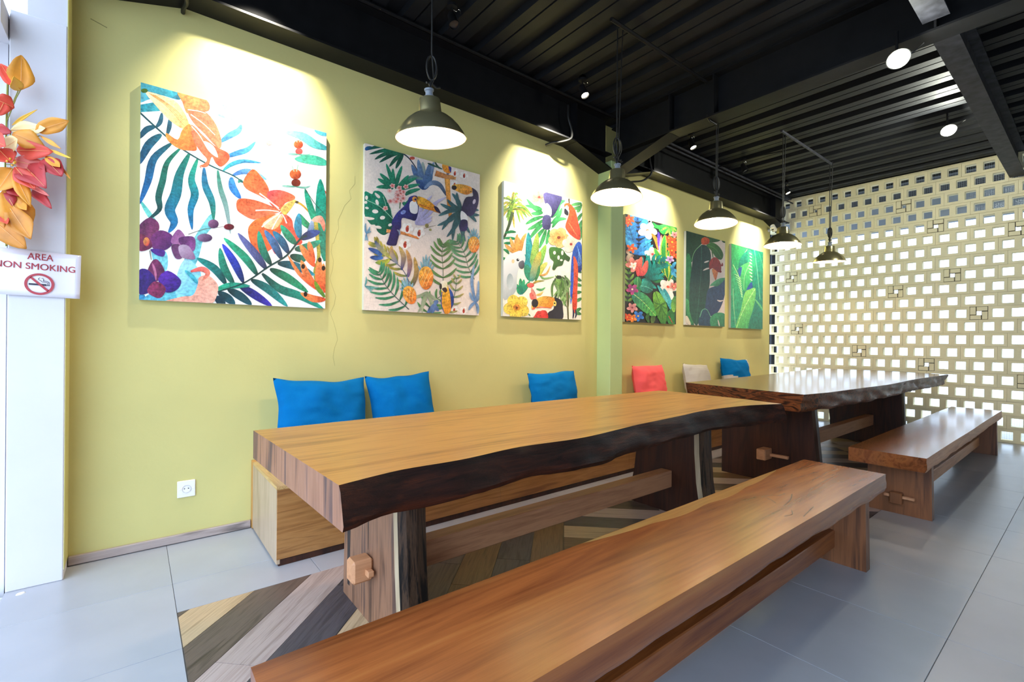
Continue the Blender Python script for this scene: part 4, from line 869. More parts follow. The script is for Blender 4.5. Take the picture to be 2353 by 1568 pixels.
A.FAN((1010, 1380), [(1000, 1060), (1035, 1200), (960, 1300), (950, 1450), (1030, 1480), (1040, 1320)], 26, '#5a80b0', '#8aa8c8')
A.FAN((660, 1400), [(600, 1480), (690, 1370), (640, 1480), (700, 1460)], 34, '#6a8ac0', '#4a6aa0'); A.FAN((80, 1260), [(150, 1290), (200, 1270), (140, 1310), (90, 1180)], 16, '#4a8a90', '#7ab0a8'); A.FAN((85, 820), [(80, 730), (115, 760), (125, 800), (100, 880), (75, 880)], 18, '#4a7aa0', '#8ab0c0')
pine(590, 1185, 62, 98); pine(455, 1330, 54, 78, -.35); pine(995, 895, 48, 70)
# yellow and blue parrot
A.B([(765, 1255), (815, 1305), (824, 1392), (792, 1445), (782, 1330)], '#2a5ab0', '#1f3a80'); A.B([(722, 1275), (768, 1240), (794, 1330), (802, 1440), (780, 1480), (742, 1474), (722, 1380)], '#f6bc38', '#e8902a'); A.B([(705, 1250), (725, 1208), (765, 1215), (770, 1265), (745, 1300), (720, 1285)], '#f6f0e0', '#e8d89a'); A.E(714, 1255, 11, 26, '#2a2628'); A.B([(725, 1275), (755, 1262), (770, 1290), (750, 1305)], '#3a2a2a'); A.S([(725, 1300), (720, 1400), (745, 1475)], 8, '#2a4a9a')
canvas(A, 1.283, 1.397, 'canvas of toucans and pineapples on pale pink, partly behind the nearest lamp')
# --- picture 3: cockatoo and parrot
A = Art([(118, 112), (905, 318), (886, 1496), (112, 1457)], 1.0, 1.195, '#f7f0de')
for k in range(34):
    a = rf.uniform(-.2, 2*pi); l_ = rf.uniform(90, 210); c = (200+rf.uniform(-30, 30), 380+rf.uniform(-60, 30)); A.L([c, (c[0]+math.cos(a)*l_*.5, c[1]+math.sin(a)*l_*.5-14), (c[0]+math.cos(a)*l_*.9, c[1]+math.sin(a)*l_*.8+l_*.25)], 22, rf.choice(['#4a7a2a', '#7aa838', '#2f5a2a', '#a8c848']), rf.choice(['#c8dc7a', '#8ab84a', '#e8c85a']))
A.S([(205, 430), (170, 560), (115, 700)], 34, '#4f6038', '#3a4a2a')
for pts in ([(130, 640), (190, 625), (240, 630)], [(120, 690), (190, 690), (250, 700)], [(120, 740), (160, 740), (210, 735)], [(115, 800), (150, 820), (170, 850)], [(112, 880), (130, 900), (140, 890)]): A.L(pts, 28, '#2a9a5a', '#1f7a4a')
for pts in ([(500, 420), (430, 390), (345, 295)], [(500, 400), (440, 380), (330, 360)], [(510, 430), (450, 440), (390, 440)], [(510, 470), (420, 500), (335, 548)], [(515, 500), (440, 560), (355, 605)], [(520, 540), (440, 610), (370, 700)], [(525, 590), (470, 650), (420, 740)], [(540, 600), (510, 690), (470, 790)], [(570, 600), (560, 680), (540, 750)], [(590, 480), (640, 430), (680, 350)], [(590, 540), (660, 470), (700, 380)], [(600, 580), (660, 500), (745, 490)], [(640, 400), (680, 330), (735, 305)], [(590, 450), (650, 380), (690, 320)]): A.L(pts, 40, '#1f7a3a', '#5ac070')
A.FL(470, 275, 85, 5, '#f8b8a8', '#f07a68', '#d84038', .3, .95)
A.B([(515, 240), (600, 225), (700, 262), (672, 360), (600, 478), (560, 420), (530, 340)], '#5a5488', '#2f2a50'); A.B([(530, 345), (560, 340), (595, 400), (582, 472), (512, 465), (515, 400)], '#fbf8f4'); A.B([(512, 465), (584, 468), (578, 592), (506, 582)], '#565080', '#2f2a50')
A.S([(770, 285), (775, 345)], 18, '#5a4a30')
for pts in ([(900, 330), (850, 340), (790, 350)], [(900, 360), (850, 380), (800, 395)], [(905, 430), (870, 480), (850, 520)], [(905, 500), (880, 560), (870, 600)], [(905, 560), (890, 640), (880, 700)], [(900, 340), (870, 400), (850, 420)], [(890, 1030), (850, 1000), (830, 960)], [(890, 1110), (850, 1090), (800, 1040)], [(890, 1220), (850, 1225), (800, 1225)], [(890, 1280), (860, 1300), (830, 1310)], [(890, 1160), (860, 1150), (840, 1150)], [(885, 1380), (850, 1400), (820, 1420)], [(885, 1440), (850, 1430), (820, 1425)]): A.L(pts, 34, '#1f6a34', '#6ab468')
# teal spiky plants
for tip, c1, c2 in (((362, 632), '#0f8a90', '#3ab0b0'), ((452, 640), '#1f9a58', '#c8d85a'), ((535, 755), '#1a9a70', '#a8d84a'), ((325, 850), '#0f7a98', '#2aa8a0'), ((475, 920), '#2a8a4a', '#4a9a50'), ((335, 950), '#1f8a68', '#2a9a78'), ((480, 820), '#18908a', '#e8c83a')): A.L([(388, 1115), ((388+tip[0])/2, (1115+tip[1])/2), tip], 78, c1, c2)
for tip in ((238, 1140), (282, 1088), (318, 1098), (375, 1115), (250, 1190)): A.L([(292, 1245), ((292+tip[0])/2, (1245+tip[1])/2), tip], 42, '#0f7a78', '#2aa868')
# cockatoo
for p in (([(245, 845), (180, 800), (130, 750)]), ([(245, 835), (210, 770), (180, 685)]), ([(255, 830), (240, 740), (252, 650)]), ([(275, 822), (270, 740), (262, 680)]), ([(290, 815), (300, 720), (340, 640)])): A.L(p, 38, '#f2983a', '#f8b868')
A.B([(112, 960), (150, 870), (210, 838), (290, 815), (330, 870), (322, 935), (268, 990), (250, 1080), (242, 1200), (190, 1262), (112, 1280)], '#f2f0ee', '#aab4b8'); A.E(180, 1120, 34, 80, '#9aa8ac', '#c8d0d2'); A.B([(268, 930), (312, 912), (322, 970), (295, 996), (266, 970)], '#6a6a74', '#3a3a44'); A.E(257, 905, 14, 14, '#1a1a1e'); A.E(262, 900, 4, 4, '#ffffff'); A.E(210, 920, 14, 20, '#f8c898')
A.L([(470, 1060), (500, 980), (550, 930)], 50, '#c8c838', '#e8e07a'); A.L([(470, 1060), (540, 1040), (580, 960)], 20, '#e8903a', '#f0c87a'); A.L([(480, 1060), (520, 1090), (620, 1070)], 20, '#3a8a4a', '#a8c878'); A.L([(430, 1120), (460, 1030), (470, 960)], 30, '#2a7a4a', '#4a9a5a'); A.L([(440, 1190), (490, 1200), (530, 1175)], 22, '#3a9a50', '#6ab870'); A.L([(400, 1150), (440, 1120), (520, 1110)], 20, '#e8a848', '#8a9a3a')
A.E(382, 1155, 36, 24, '#ee6a5a', '#d84848'); A.B([(390, 1178), (432, 1235), (440, 1300), (395, 1275)], '#f4a090', '#ea7a6a'); A.B([(372, 1240), (400, 1230), (420, 1290), (385, 1290)], '#ea6a62'); A.L([(440, 1250), (475, 1245), (508, 1215)], 24, '#f0b848', '#f8d888')
# monstera, hibiscus pair, parrot
A.B([(575, 780), (690, 790), (742, 850), (778, 880), (762, 918), (722, 900), (700, 955), (650, 970), (622, 1004), (598, 990), (612, 920), (578, 880)], '#4f8a34', '#24481c')
for e in ((622, 832, 14, 18), (662, 880, 12, 22), (700, 832, 12, 24), (690, 905, 14, 10)): A.E(*e, '#f3ead6')
A.FL(665, 680, 108, 5, '#fbcf8a', '#f49440', '#8a3a20', .2, 1.0, .95); A.FL(788, 745, 88, 5, '#fbe6d4', '#f6c8a8', '#c83a30', .9, .98, 1)
A.B([(848, 730), (895, 755), (895, 990), (850, 1012), (800, 850)], '#2a60c8', '#122f80')
for k in range(4): A.S([(850+k*10, 760+k*30), (865+k*8, 860+k*25), (850+k*6, 960)], 5, '#7aa8e8')
A.B([(722, 345), (770, 332), (832, 400), (862, 520), (884, 620), (872, 700), (800, 665), (750, 605), (732, 560), (760, 470), (772, 400), (735, 385)], '#f4602c', '#e8442a'); A.E(748, 382, 18, 28, '#fbeee2'); A.B([(728, 385), (762, 420), (758, 455), (722, 432)], '#26242e'); A.E(752, 370, 5, 5, '#222')
for k in range(5): A.S([(760+k*14, 530+k*22), (790+k*12, 560+k*20), (810+k*10, 610+k*14)], 5, '#f8905a')
A.B([(803, 890), (855, 955), (848, 1200), (838, 1392), (798, 1385)], '#ee5a34', '#d8402a'); A.L([(802, 850), (795, 1100), (782, 1340)], 30, '#1f50c8', '#2a60d0'); A.L([(805, 1390), (808, 1440), (800, 1485)], 16, '#2a2a50'); A.L([(825, 1390), (835, 1440), (822, 1480)], 16, '#2a2a50')
for k in range(24):
    c = (665+rf.uniform(-70, 70), 1075+rf.uniform(-20, 50)); A.L([c, (c[0]+rf.uniform(-40, 60), c[1]+90), (c[0]+rf.uniform(-60, 90), c[1]+rf.uniform(160, 270))], 24, rf.choice(['#3f6a34', '#5a8a3a', '#24401f', '#8ab85a']), rf.choice(['#a8c888', '#7aa858', '#3a5a2a']))
A.E(665, 1075, 30, 18, '#24301c'); A.S([(745, 1225), (755, 1490)], 20, '#7a7048', '#5a5a34')
A.FL(245, 1372, 128, 5, '#f8e068', '#f2bc38', '#b8602a', .5, .95, 1); A.E(245, 1372, 34, 30, '#d88838'); A.E(245, 1376, 12, 12, '#7a3a18')
A.B([(615, 1290), (640, 1278), (690, 1310), (702, 1380), (694, 1490), (545, 1480), (560, 1420), (610, 1385)], '#1c1c26', '#33313e'); A.B([(395, 1345), (440, 1290), (520, 1262), (615, 1280), (612, 1340), (570, 1378), (480, 1362), (400, 1390)], '#f8c050', '#f08a2a'); A.E(425, 1332, 33, 42, '#26242a'); A.E(622, 1335, 16, 26, '#f8d870'); A.E(620, 1332, 8, 8, '#222'); A.S([(440, 1375), (520, 1372), (590, 1380)], 10, '#f2643a')
A.B([(425, 1448), (450, 1410), (480, 1408), (500, 1400), (540, 1412), (548, 1485), (415, 1480)], '#f05048', '#d8302e'); A.B([(395, 1390), (420, 1368), (425, 1385), (410, 1395)], '#e8604a'); A.L([(380, 1460), (370, 1445), (360, 1435)], 10, '#3a8a4a')
canvas(A, 2.54, 1.402, 'canvas of a white cockatoo, a red parrot and hibiscus left of the pier')
# --- picture 4: dark jungle
A = Art([(162, 270), (710, 393), (675, 1388), (158, 1382)], 1.0, 1.195, '#1b191b')
A.FR([(420, 1000), (500, 850), (560, 700), (600, 560)], 8, 120, 36, 60, '#0f5a3a', '#2f9a4a'); A.FR([(180, 1200), (200, 1000), (190, 800)], 8, 80, 26, 50, '#2a7a34', '#9ab848'); A.FR([(690, 1240), (670, 1080), (680, 900)], 7, 90, 28, 55, '#1f6a48', '#2fa088')
A.FR([(285, 735), (300, 600), (300, 450), (290, 310)], 10, 175, 42, 52, '#1a50a8', '#4ab8f0', sc='#0f2f5a', bend=.3); A.FAN((290, 700), [(165, 490), (180, 560), (440, 540), (450, 590), (400, 700), (200, 620)], 44, '#1f60b8', '#50c0f0', .14); A.FR([(240, 560), (210, 440), (180, 330)], 6, 90, 30, 50, '#1f5aa8', '#2a98d0')
for c, r_, n_ in (((200, 330), 62, 6), ((190, 370), 50, 5), ((655, 550), 72, 6), ((670, 600), 60, 6), ((650, 640), 60, 5), ((225, 640), 62, 5), ((675, 690), 52, 5), ((620, 510), 46, 5)): A.FL(*c, r_, n_, '#f8783a', '#e83c22', '#f0b03a', rf.random()*3, .5)
A.FAN((200, 700), [(165, 760), (190, 800), (230, 780), (250, 720), (175, 660)], 34, '#e8d0b0', '#8a3a2a')
A.FL(395, 440, 105, 5, '#fdfaf6', '#f4d8cc', '#e06a50', .2, .75); A.L([(395, 440), (410, 500), (405, 535)], 60, '#fdf6f0', '#ffffff'); A.L([(410, 350), (420, 330), (425, 380)], 40, '#fdf6f0'); A.FL(445, 690, 88, 5, '#fcece8', '#f0a8a8', '#e0504a', .8, .7); A.FL(600, 1020, 100, 5, '#fdf4ec', '#f6d4c0', '#e8583a', .1, .75); A.L([(620, 1060), (630, 1110), (625, 1150)], 56, '#fdf4ec')
A.B([(515, 385), (600, 362), (712, 400), (700, 490), (640, 492), (610, 430), (575, 475), (525, 445)], '#3fb850', '#1a7a34'); A.FAN((630, 390), [(690, 480), (640, 490), (580, 470), (540, 430), (705, 430)], 24, '#2a9a40', '#b8dc58'); A.L([(450, 350), (490, 390), (540, 380)], 34, '#1f7a3a', '#3a9a4a'); A.L([(460, 400), (500, 400), (560, 420)], 30, '#1f8a3a', '#3aa84a')
A.L([(505, 640), (480, 530), (435, 470)], 40, '#f8a83a', '#f06a2a'); A.L([(515, 640), (515, 530), (510, 450)], 36, '#8a4ad0', '#4a3ac0'); A.L([(520, 650), (535, 560), (540, 480)], 30, '#4ac0e8', '#f06a3a'); A.S([(520, 680), (515, 600)], 14, '#f0a8c0')
for pts, wd in (([(580, 900), (530, 770), (465, 625)], 66), ([(570, 800), (560, 640), (578, 480)], 60), ([(600, 930), (590, 820), (620, 640)], 44), ([(605, 960), (640, 860), (620, 780)], 40)): A.L(pts, wd+10, '#c8d848', '#e8d84a'); A.L(pts, wd-12, '#1f7a3a', '#4ab048')
A.FR([(380, 960), (420, 860), (470, 790), (560, 770)], 8, 130, 36, 55, '#0c4a48', '#12988a', sc='#0a3a3a', bend=.25); A.FAN((390, 950), [(340, 720), (375, 690), (410, 720), (460, 760), (540, 830), (560, 880), (560, 940), (480, 1040), (330, 960), (440, 1050)], 42, '#0c4f4c', '#14a094', .12)
A.FAN((650, 830), [(690, 760), (705, 860), (640, 900), (690, 920), (640, 800)], 34, '#1f78b8', '#60c8e8')
A.FL(250, 810, 92, 5, '#f8a090', '#e86458', '#f6e8d8', .5, .6); A.FL(245, 820, 46, 5, '#fff4ea', '#f8d8c8', '#f0c050', .2, .6)
for pts in ([(290, 925), (300, 830), (328, 722)], [(330, 920), (360, 850), (388, 758)], [(310, 920), (335, 870), (355, 850)]): A.L(pts, 62, '#d83a48', '#f2705a')
A.E(372, 1030, 74, 62, '#2a9a88', '#0f5a50', .4); A.S([(310, 1020), (380, 1030), (440, 1060)], 5, '#7ad0b8'); A.E(285, 985, 42, 54, '#3a9a58', '#1a6a3a'); A.S([(285, 940), (288, 1040)], 5, '#8ad088'); A.E(290, 1060, 30, 26, '#1f7a48')
A.L([(232, 1100), (340, 1180), (468, 1315)], 150, '#0f8070', '#58b848'); A.S([(232, 1100), (340, 1180), (462, 1308)], 6, '#c8e07a')
for k in range(7): A.S([(270+k*26, 1128+k*26), (262+k*28, 1180+k*22)], 5, '#0a4a3a'); A.S([(276+k*26, 1128+k*26), (325+k*20, 1122+k*24)], 5, '#0a4a3a')
A.L([(465, 1075), (520, 1220), (548, 1400)], 130, '#7ab838', '#2f7a2a'); A.S([(465, 1075), (520, 1220), (545, 1395)], 6, '#1f4a1a'); A.FAN((520, 1200), [(440, 1170), (590, 1160), (450, 1260), (600, 1240), (480, 1340), (600, 1330)], 14, '#2f6a24', '#3a7a2a')
A.L([(555, 1040), (600, 1150), (636, 1262)], 56, '#1f8a98', '#4ac0c8'); A.L([(490, 1010), (550, 1100), (590, 1180)], 40, '#2a9aa0', '#6ad0c8'); A.L([(640, 1400), (620, 1320), (650, 1230)], 90, '#2a8a34', '#1a5a2a'); A.S([(600, 1310), (640, 1380)], 8, '#d8402a'); A.L([(655, 1270), (650, 1200), (668, 1110)], 50, '#8ac848', '#2a7a3a')
A.L([(400, 1380), (380, 1330), (400, 1290)], 40, '#3a6a2a', '#2a5a28'); A.L([(430, 1390), (440, 1340), (460, 1320)], 50, '#5a7a34', '#3a5a28')
for x_, y_, r_, c1, c2, cc in ((290, 1322, 62, '#3a98f0', '#1f4ab8', '#f0c04a'), (230, 1242, 58, '#e8a8a0', '#b86a78', '#7a2a3a'), (228, 1345, 50, '#f8a038', '#f0602a', '#f8e07a'), (180, 1335, 46, '#f06a2a', '#d83a20', '#f0b03a'), (230, 1060, 66, '#d84a88', '#6a2a80', '#f0d8b0'), (625, 735, 48, '#f0d8e8', '#9a4ab0', '#7a2a6a'), (680, 470, 44, '#f0b0a8', '#c86a70', '#8a3a3a'), (660, 1010, 50, '#f8b0a0', '#e84a30', '#f8e0a0')): A.FL(x_, y_, r_, 5, c1, c2, cc, .3, .6)
canvas(A, 4.237, 1.405, 'canvas of bright jungle flowers on black right of the pier')
# --- picture 5: dark banana plant
A = Art([(783, 443), (1190, 545), (1187, 1418), (800, 1408)], .985, 1.19, '#d9cac6')
A.B([(770, 430), (900, 460), (1000, 500), (960, 565), (885, 640), (852, 770), (790, 760), (780, 600)], '#173c2c', '#1f4f38'); A.B([(1000, 500), (1130, 520), (1125, 545), (1060, 560), (1010, 560)], '#2a5a38'); A.B([(1155, 530), (1195, 535), (1195, 560), (1165, 555)], '#24502f')
A.B([(790, 728), (840, 745), (850, 1000), (835, 1200), (885, 1410), (790, 1330)], '#2f8a52', '#1a5c3c'); A.L([(800, 1150), (840, 1280), (860, 1400)], 60, '#4aa868', '#2a7a4a'); A.L([(805, 1320), (820, 1370), (850, 1410)], 40, '#e8dcc8', '#d8ccb8')
A.B([(878, 650), (940, 590), (1010, 606), (1044, 700), (1034, 850), (1034, 1000), (1005, 1150), (995, 1255), (945, 1340), (905, 1415), (842, 1290), (830, 1100), (846, 850)], '#163a42', '#17503f'); A.S([(945, 600), (945, 850), (930, 1100), (905, 1400)], 7, '#2f6a5a')
for k in range(9): A.S([(942, 690+k*75), (890, 660+k*78)], 4, '#0f3034'); A.S([(944, 690+k*75), (1005, 650+k*78)], 4, '#0f3034')
A.S([(940, 590), (890, 640), (860, 700), (850, 760)], 7, '#8ac88a')
A.B([(1020, 1050), (1090, 1012), (1150, 952), (1195, 932), (1192, 1080), (1145, 1232), (1080, 1310), (995, 1300), (1000, 1150)], '#2a4a70', '#223560'); A.B([(1035, 1012), (1090, 958), (1150, 930), (1188, 938), (1120, 1012), (1070, 1012)], '#5ab080', '#2a7a5a')
A.L([(1110, 1155), (1140, 1165), (1175, 1155)], 16, '#d9cac6'); A.B([(935, 1420), (942, 1290), (980, 1248), (1032, 1290), (1065, 1420)], '#234a66', '#1a3a5a'); A.S([(940, 1330), (965, 1258), (1010, 1255), (1050, 1330)], 8, '#6ab890'); A.B([(1045, 1335), (1110, 1282), (1195, 1300), (1190, 1425), (1060, 1425)], '#3a9a68', '#1f6244'); A.L([(1120, 1350), (1130, 1390), (1135, 1415)], 12, '#d9cac6')
A.B([(995, 590), (1060, 562), (1130, 605), (1170, 680), (1152, 738), (1100, 722), (1045, 645)], '#3a7a3c', '#1f4f2a'); A.S([(1010, 590), (1090, 630), (1150, 720)], 5, '#5a9a50'); A.S([(1055, 655), (1065, 720)], 14, '#3a6a3a')
A.B([(942, 530), (980, 505), (1026, 530), (1012, 578), (950, 582)], '#e0623a', '#b83a24')
A.L([(975, 775), (1000, 765), (1025, 755)], 16, '#e8dcd8'); A.L([(965, 858), (1000, 840), (1035, 830)], 16, '#e8dcd8')
A.B([(1058, 838), (1115, 850), (1104, 930), (1090, 952), (1068, 900)], '#e89058', '#d06a40'); A.B([(1030, 765), (1070, 718), (1112, 728), (1145, 785), (1148, 850), (1122, 872), (1065, 832), (1028, 845)], '#b03a40', '#8a2230'); A.L([(1135, 790), (1160, 800), (1160, 770)], 18, '#a03038'); A.L([(1120, 850), (1145, 868), (1140, 845)], 18, '#9a2a34'); A.S([(1075, 730), (1065, 790), (1060, 830)], 5, '#7a1c28'); A.S([(1095, 730), (1100, 800), (1110, 850)], 5, '#7a1c28')
canvas(A, 5.45, 1.405, 'canvas of a dark banana plant with one hanging red blossom')
# --- picture 6: bright banana leaves
A = Art([(1253, 593), (1612, 655), (1577, 1460), (1265, 1450)], 1.0, 1.195, '#178a68')
A.B([(1240, 590), (1440, 630), (1405, 700), (1335, 880), (1262, 800)], '#4ac86a', '#1fa060'); A.S([(1430, 640), (1360, 760), (1325, 880)], 5, '#a8e8a0'); A.B([(1330, 880), (1360, 740), (1440, 660), (1450, 780), (1400, 850)], '#159070', '#107a60')
A.L([(1555, 1300), (1540, 900), (1510, 640)], 150, '#128a6a', '#1aa078'); A.S([(1560, 1200), (1540, 900), (1512, 640)], 6, '#8ae0a0'); A.L([(1620, 1100), (1600, 850), (1560, 660)], 110, '#1a9a70', '#129068'); A.S([(1612, 900), (1590, 760), (1560, 665)], 4, '#6ad090')
A.L([(1470, 1000), (1480, 800), (1452, 640)], 90, '#1a9a68', '#3ab878'); A.B([(1330, 900), (1360, 840), (1440, 790), (1470, 800), (1470, 1000), (1400, 1100), (1350, 960)], '#5ac868', '#2aa860'); A.S([(1470, 780), (1400, 940), (1390, 1090)], 5, '#b8f0a8'); A.B([(1330, 880), (1370, 850), (1350, 960)], '#2a5a98'); A.B([(1440, 1040), (1475, 1000), (1480, 1080), (1420, 1090)], '#2a4f98')
A.B([(1262, 820), (1300, 860), (1370, 1020), (1385, 1130), (1380, 1300), (1330, 1440), (1262, 1440)], '#46c070', '#149070'); A.S([(1275, 830), (1340, 960), (1375, 1140)], 6, '#d8f4a0'); A.S([(1280, 1080), (1290, 1250), (1310, 1430)], 6, '#a8e0a0')
A.B([(1500, 1130), (1560, 1180), (1590, 1300), (1580, 1470), (1440, 1470), (1470, 1300)], '#12886c', '#0f7a60'); A.B([(1310, 1460), (1360, 1290), (1400, 1120), (1450, 1080), (1515, 1068), (1500, 1220), (1450, 1370), (1420, 1460)], '#8ad860', '#3ab060'); A.S([(1510, 1070), (1430, 1200), (1360, 1340), (1318, 1455)], 7, '#d0f4a0')
for k in range(10):
    A.S([(1495-k*18, 1100+k*34), (1440-k*14, 1110+k*36)], 3, '#4ab868'); A.S([(1500-k*18, 1110+k*34), (1500-k*10, 1160+k*34)], 3, '#4ab868')
for k in range(9): A.L([(1448+8*math.sin(k), 680+k*36), (1470, 690+k*36), (1482, 700+k*36)], 12, '#e0f8d0'); A.L([(1290+k*10, 930+k*26), (1330+k*5, 950+k*26), (1365+k*2, 985+k*22)], 10, '#b8eca0')
A.L([(1500, 1170), (1550, 1230), (1590, 1290)], 20, '#7ad080', '#4ab870')
canvas(A, 6.61, 1.395, 'canvas of bright green banana leaves nearest the block wall')
# ------------------------------------------------------------------ pendant lamps
def pendant_proto():
    r_ = empty('pendant_lamp', (0, 0, 0))
    k = .18/.15
    out = [(.15, 0), (.1495, .004), (.139, .024), (.122, .049), (.101, .072), (.078, .09), (.058, .101), (.050, .105), (.0485, .112), (.0445, .158), (.042, .163), (.022, .165)]
    q = MB(); q.lathe([(a*k, z*k) for a, z in out], n=48); q.build('shade', [BRASS], r_)
    inn = [(.1488, .001), (.137, .022), (.12, .047), (.099, .070), (.076, .088), (.052, .1), (.02, .104), (.0, .104)]
    q = MB(); q.lathe([(a*k, z*k) for a, z in inn], n=48); q.build('reflector', [REFL], r_)
    q = MB(); q.tube([(.1505*k*math.cos(2*pi*i/48), .1505*k*math.sin(2*pi*i/48), .001) for i in range(49)], .0022, 6, cap=False); q.build('rim', [BRASS], r_)
    q = MB(); q.lathe([(0.0, .022), (.018, .028), (.03, .045), (.034, .062), (.03, .082), (.018, .1), (.014, .118), (0, .118)], n=20); q.build('bulb', [BULB], r_)
    q = MB(); q.lathe([(.026, .198), (.026, .21), (.019, .214), (.019, .232), (.024, .236), (.024, .244), (.008, .25), (.0, .25)], n=16); q.build('cable_gland', [GREYC], r_)
    return r_
pl0 = pendant_proto()
lamps = [(1.19, 2.22, (3, -5, 0), 'nearest brass-toned pendant lamp, in front of the toucan canvas'), (2.67, 2.205, (-1, 4, 0), 'second pendant lamp, hanging in front of the pale green pier'), (4.045, 2.24, (-1, 4, 0), 'third pendant lamp, overlapping the dark banana plant canvas'),
         (5.44, 2.23, (0, 3, 0), 'fourth pendant lamp, beside the bright leaf canvas and block wall'), (6.83, 2.21, (2, -2, 0), 'farthest and smallest-looking pendant lamp, against the block wall')]
for i, (x_, z_, tl, lab) in enumerate(lamps):
    r_ = pl0 if i == 0 else copy_tree(pl0)
    r_.location = (x_, 2.17, z_); tag(r_, lab, 'lamp', 'pendant lamps over the tables')
    zt = .25; ztop = {0: 3.46, 1: 3.42, 2: 3.115, 3: 3.435, 4: 3.435}[i]-z_
    for ch in r_.children: ch.rotation_euler = (R(tl[0]), R(tl[1]), 0)
    q = MB(); sw = .006*(-1)**i
    q.tube([(.022*tl[1]/5, -.012*tl[0]/5, zt-.01), (sw*.5+.01, 0, zt+.06), (sw, 0, zt+.14), (0, 0, zt+.2), (0, 0, (zt+ztop)*.6), (0, 0, ztop)], .0045, 8)
    cd = q.build('cord', [CABLE], r_)
    q = MB()
    for s_, rx, ph in ((1, .030, 0), (-1, .024, .6)):
        q.tube([(rx*math.sin(a)*math.cos(ph), rx*math.sin(a)*math.sin(ph)*s_, zt+.115+.062*math.cos(a)) for a in [2*pi*k/20 for k in range(21)]], .004, 6)
    q.tube([(-.03, 0, zt+.03), (0, .006, zt+.04), (.03, 0, zt+.022), (.05, 0, zt+.03)], .005, 6); q.tube([(0, 0, zt+.005), (-.012, 0, zt+.03), (.008, .004, zt+.055)], .007, 6)
    q.build('cord_loop', [CABLE], cd)
# conduits the lamps hang from
def pipe(name, pts, r_, label, cat, group=None, mat=BLACK, n=8):
    o_ = Vector(pts[0]); q = MB(); q.tube([Vector(p)-o_ for p in pts], r_, n); o = q.build(name, [mat], None, o_); return tag(o, label, cat, group)
GC = 'thin conduits under the deck'
pipe('conduit', [(2.60, 2.17, 3.445), (3.87, 2.17, 3.445)], .014, 'black conduit under the deck above the second pendant lamp', 'conduit', GC)
pipe('conduit', [(5.40, 2.17, 3.455), (6.88, 2.17, 3.455)], .014, 'conduit under the deck linking the two farthest pendant lamps', 'conduit', GC, BEAMG)
pipe('conduit', [(-.3, 2.17, 3.465), (1.4, 2.17, 3.465)], .014, 'black conduit above the nearest pendant lamp', 'conduit', GC)
pipe('conduit', [(5.9, 3.12, 3.46), (5.95, 2.6, 3.465), (6.05, 2.17, 3.455)], .008, 'thin cable crossing the deck to the middle of the far conduit', 'cable', GC)
pipe('conduit', [(4.05, 3.13, 3.47), (8.15, 3.13, 3.47)], .013, 'upper of two pipes along the beam beyond the pier', 'pipe', GC, BEAMG)
pipe('conduit', [(4.05, 3.10, 3.40), (8.15, 3.10, 3.40)], .010, 'lower of two pipes along the beam beyond the pier', 'pipe', GC, BEAMG)
pipe('conduit', [(-.28, 3.13, 3.47), (3.80, 3.13, 3.47)], .013, 'pipe along the beam above the first three canvases', 'pipe', GC)
pipe('lamp_cable', [(3.86, 2.16, 3.15), (3.92, 2.165, 3.122), (4.02, 2.166, 3.122), (4.034, 2.166, 3.124)], .009, 'black cable bending under the cross beam to the third lamp', 'cable')
# cable loops dropping out of the beam to the wall
def loop(name, pts, label): return pipe(name, catmull(pts, 5), .011, label, 'cable', 'cables dropping past the wall beam', CABLE)
loop('drop_cable', [(3.17, 3.15, 3.40), (3.17, 3.148, 3.28), (3.21, 3.145, 3.18), (3.21, 3.15, 3.10), (3.14, 3.2, 3.065), (3.08, 3.26, 3.06), (3.05, 3.33, 3.05)], 'black cable looping off the beam above the cockatoo canvas')
loop('drop_cable', [(4.42, 3.15, 3.36), (4.44, 3.148, 3.2), (4.47, 3.145, 3.06), (4.40, 3.2, 2.975), (4.3, 3.27, 2.955), (4.22, 3.33, 2.945)], 'black cable looping off the beam right of the pier')
loop('drop_cable', [(.16, 3.15, 3.36), (.17, 3.15, 3.2), (.2, 3.16, 3.09), (.22, 3.22, 3.07), (.21, 3.3, 3.07), (.21, 3.335, 3.065)], 'black cable dropping past the beam above the lily canvas')
# ------------------------------------------------------------------ spotlights
def spot_proto(lit):
    r_ = empty('spotlight', (0, 0, 0)); q = MB(); q.lathe([(0, .0), (.035, .0), (.035, -.018), (.012, -.022), (0, -.022)], n=20); q.build('ceiling_rose', [BLACK], r_)
    q = MB(); q.tube([(0, 0, -.02), (0, 0, -.075)], .006); q.build('arm', [BLACK], r_)
    M = Matrix.Translation((0, 0, -.085)) @ Matrix.Rotation(R(-24), 4, 'X')
    q = MB(); q.lathe([(0, .03), (.022, .03), (.027, .02), (.03, -.03), (.036, -.075), (.036, -.08), (.033, -.08), (.03, -.062)], n=24, M=M); q.build('can', [BLACK], r_)
    q = MB(); q.lathe([(.032, -.068), (.016, -.069), (0, -.07)], n=20, M=M); q.build('lens', [LENS if lit else DARKLENS], r_)
    q = MB(); q.tube(catmull([(.01, 0, -.03), (.035, 0, -.03), (.05, 0, -.01), (.065, 0, -.012), (.07, 0, -.03)], 4), .003, 6); q.build('flex', [CHROME], r_)
    return r_
sl, su = spot_proto(True), spot_proto(False)
spots = [(.60, 2.85, True, 'spotlight above the lily canvas'), (3.04, 2.85, True, 'lit spotlight on the deck above the cockatoo canvas'), (4.77, 2.85, True, 'lit spotlight beyond the cross beam above the jungle canvas'), (7.25, 2.85, True, 'spotlight nearest the block wall'), (1.70, 2.82, False, 'unlit spotlight beside the nearest lamp cord'), (6.0, 2.86, False, 'unlit spotlight above the dark banana canvas')]
nl = [0, 0]
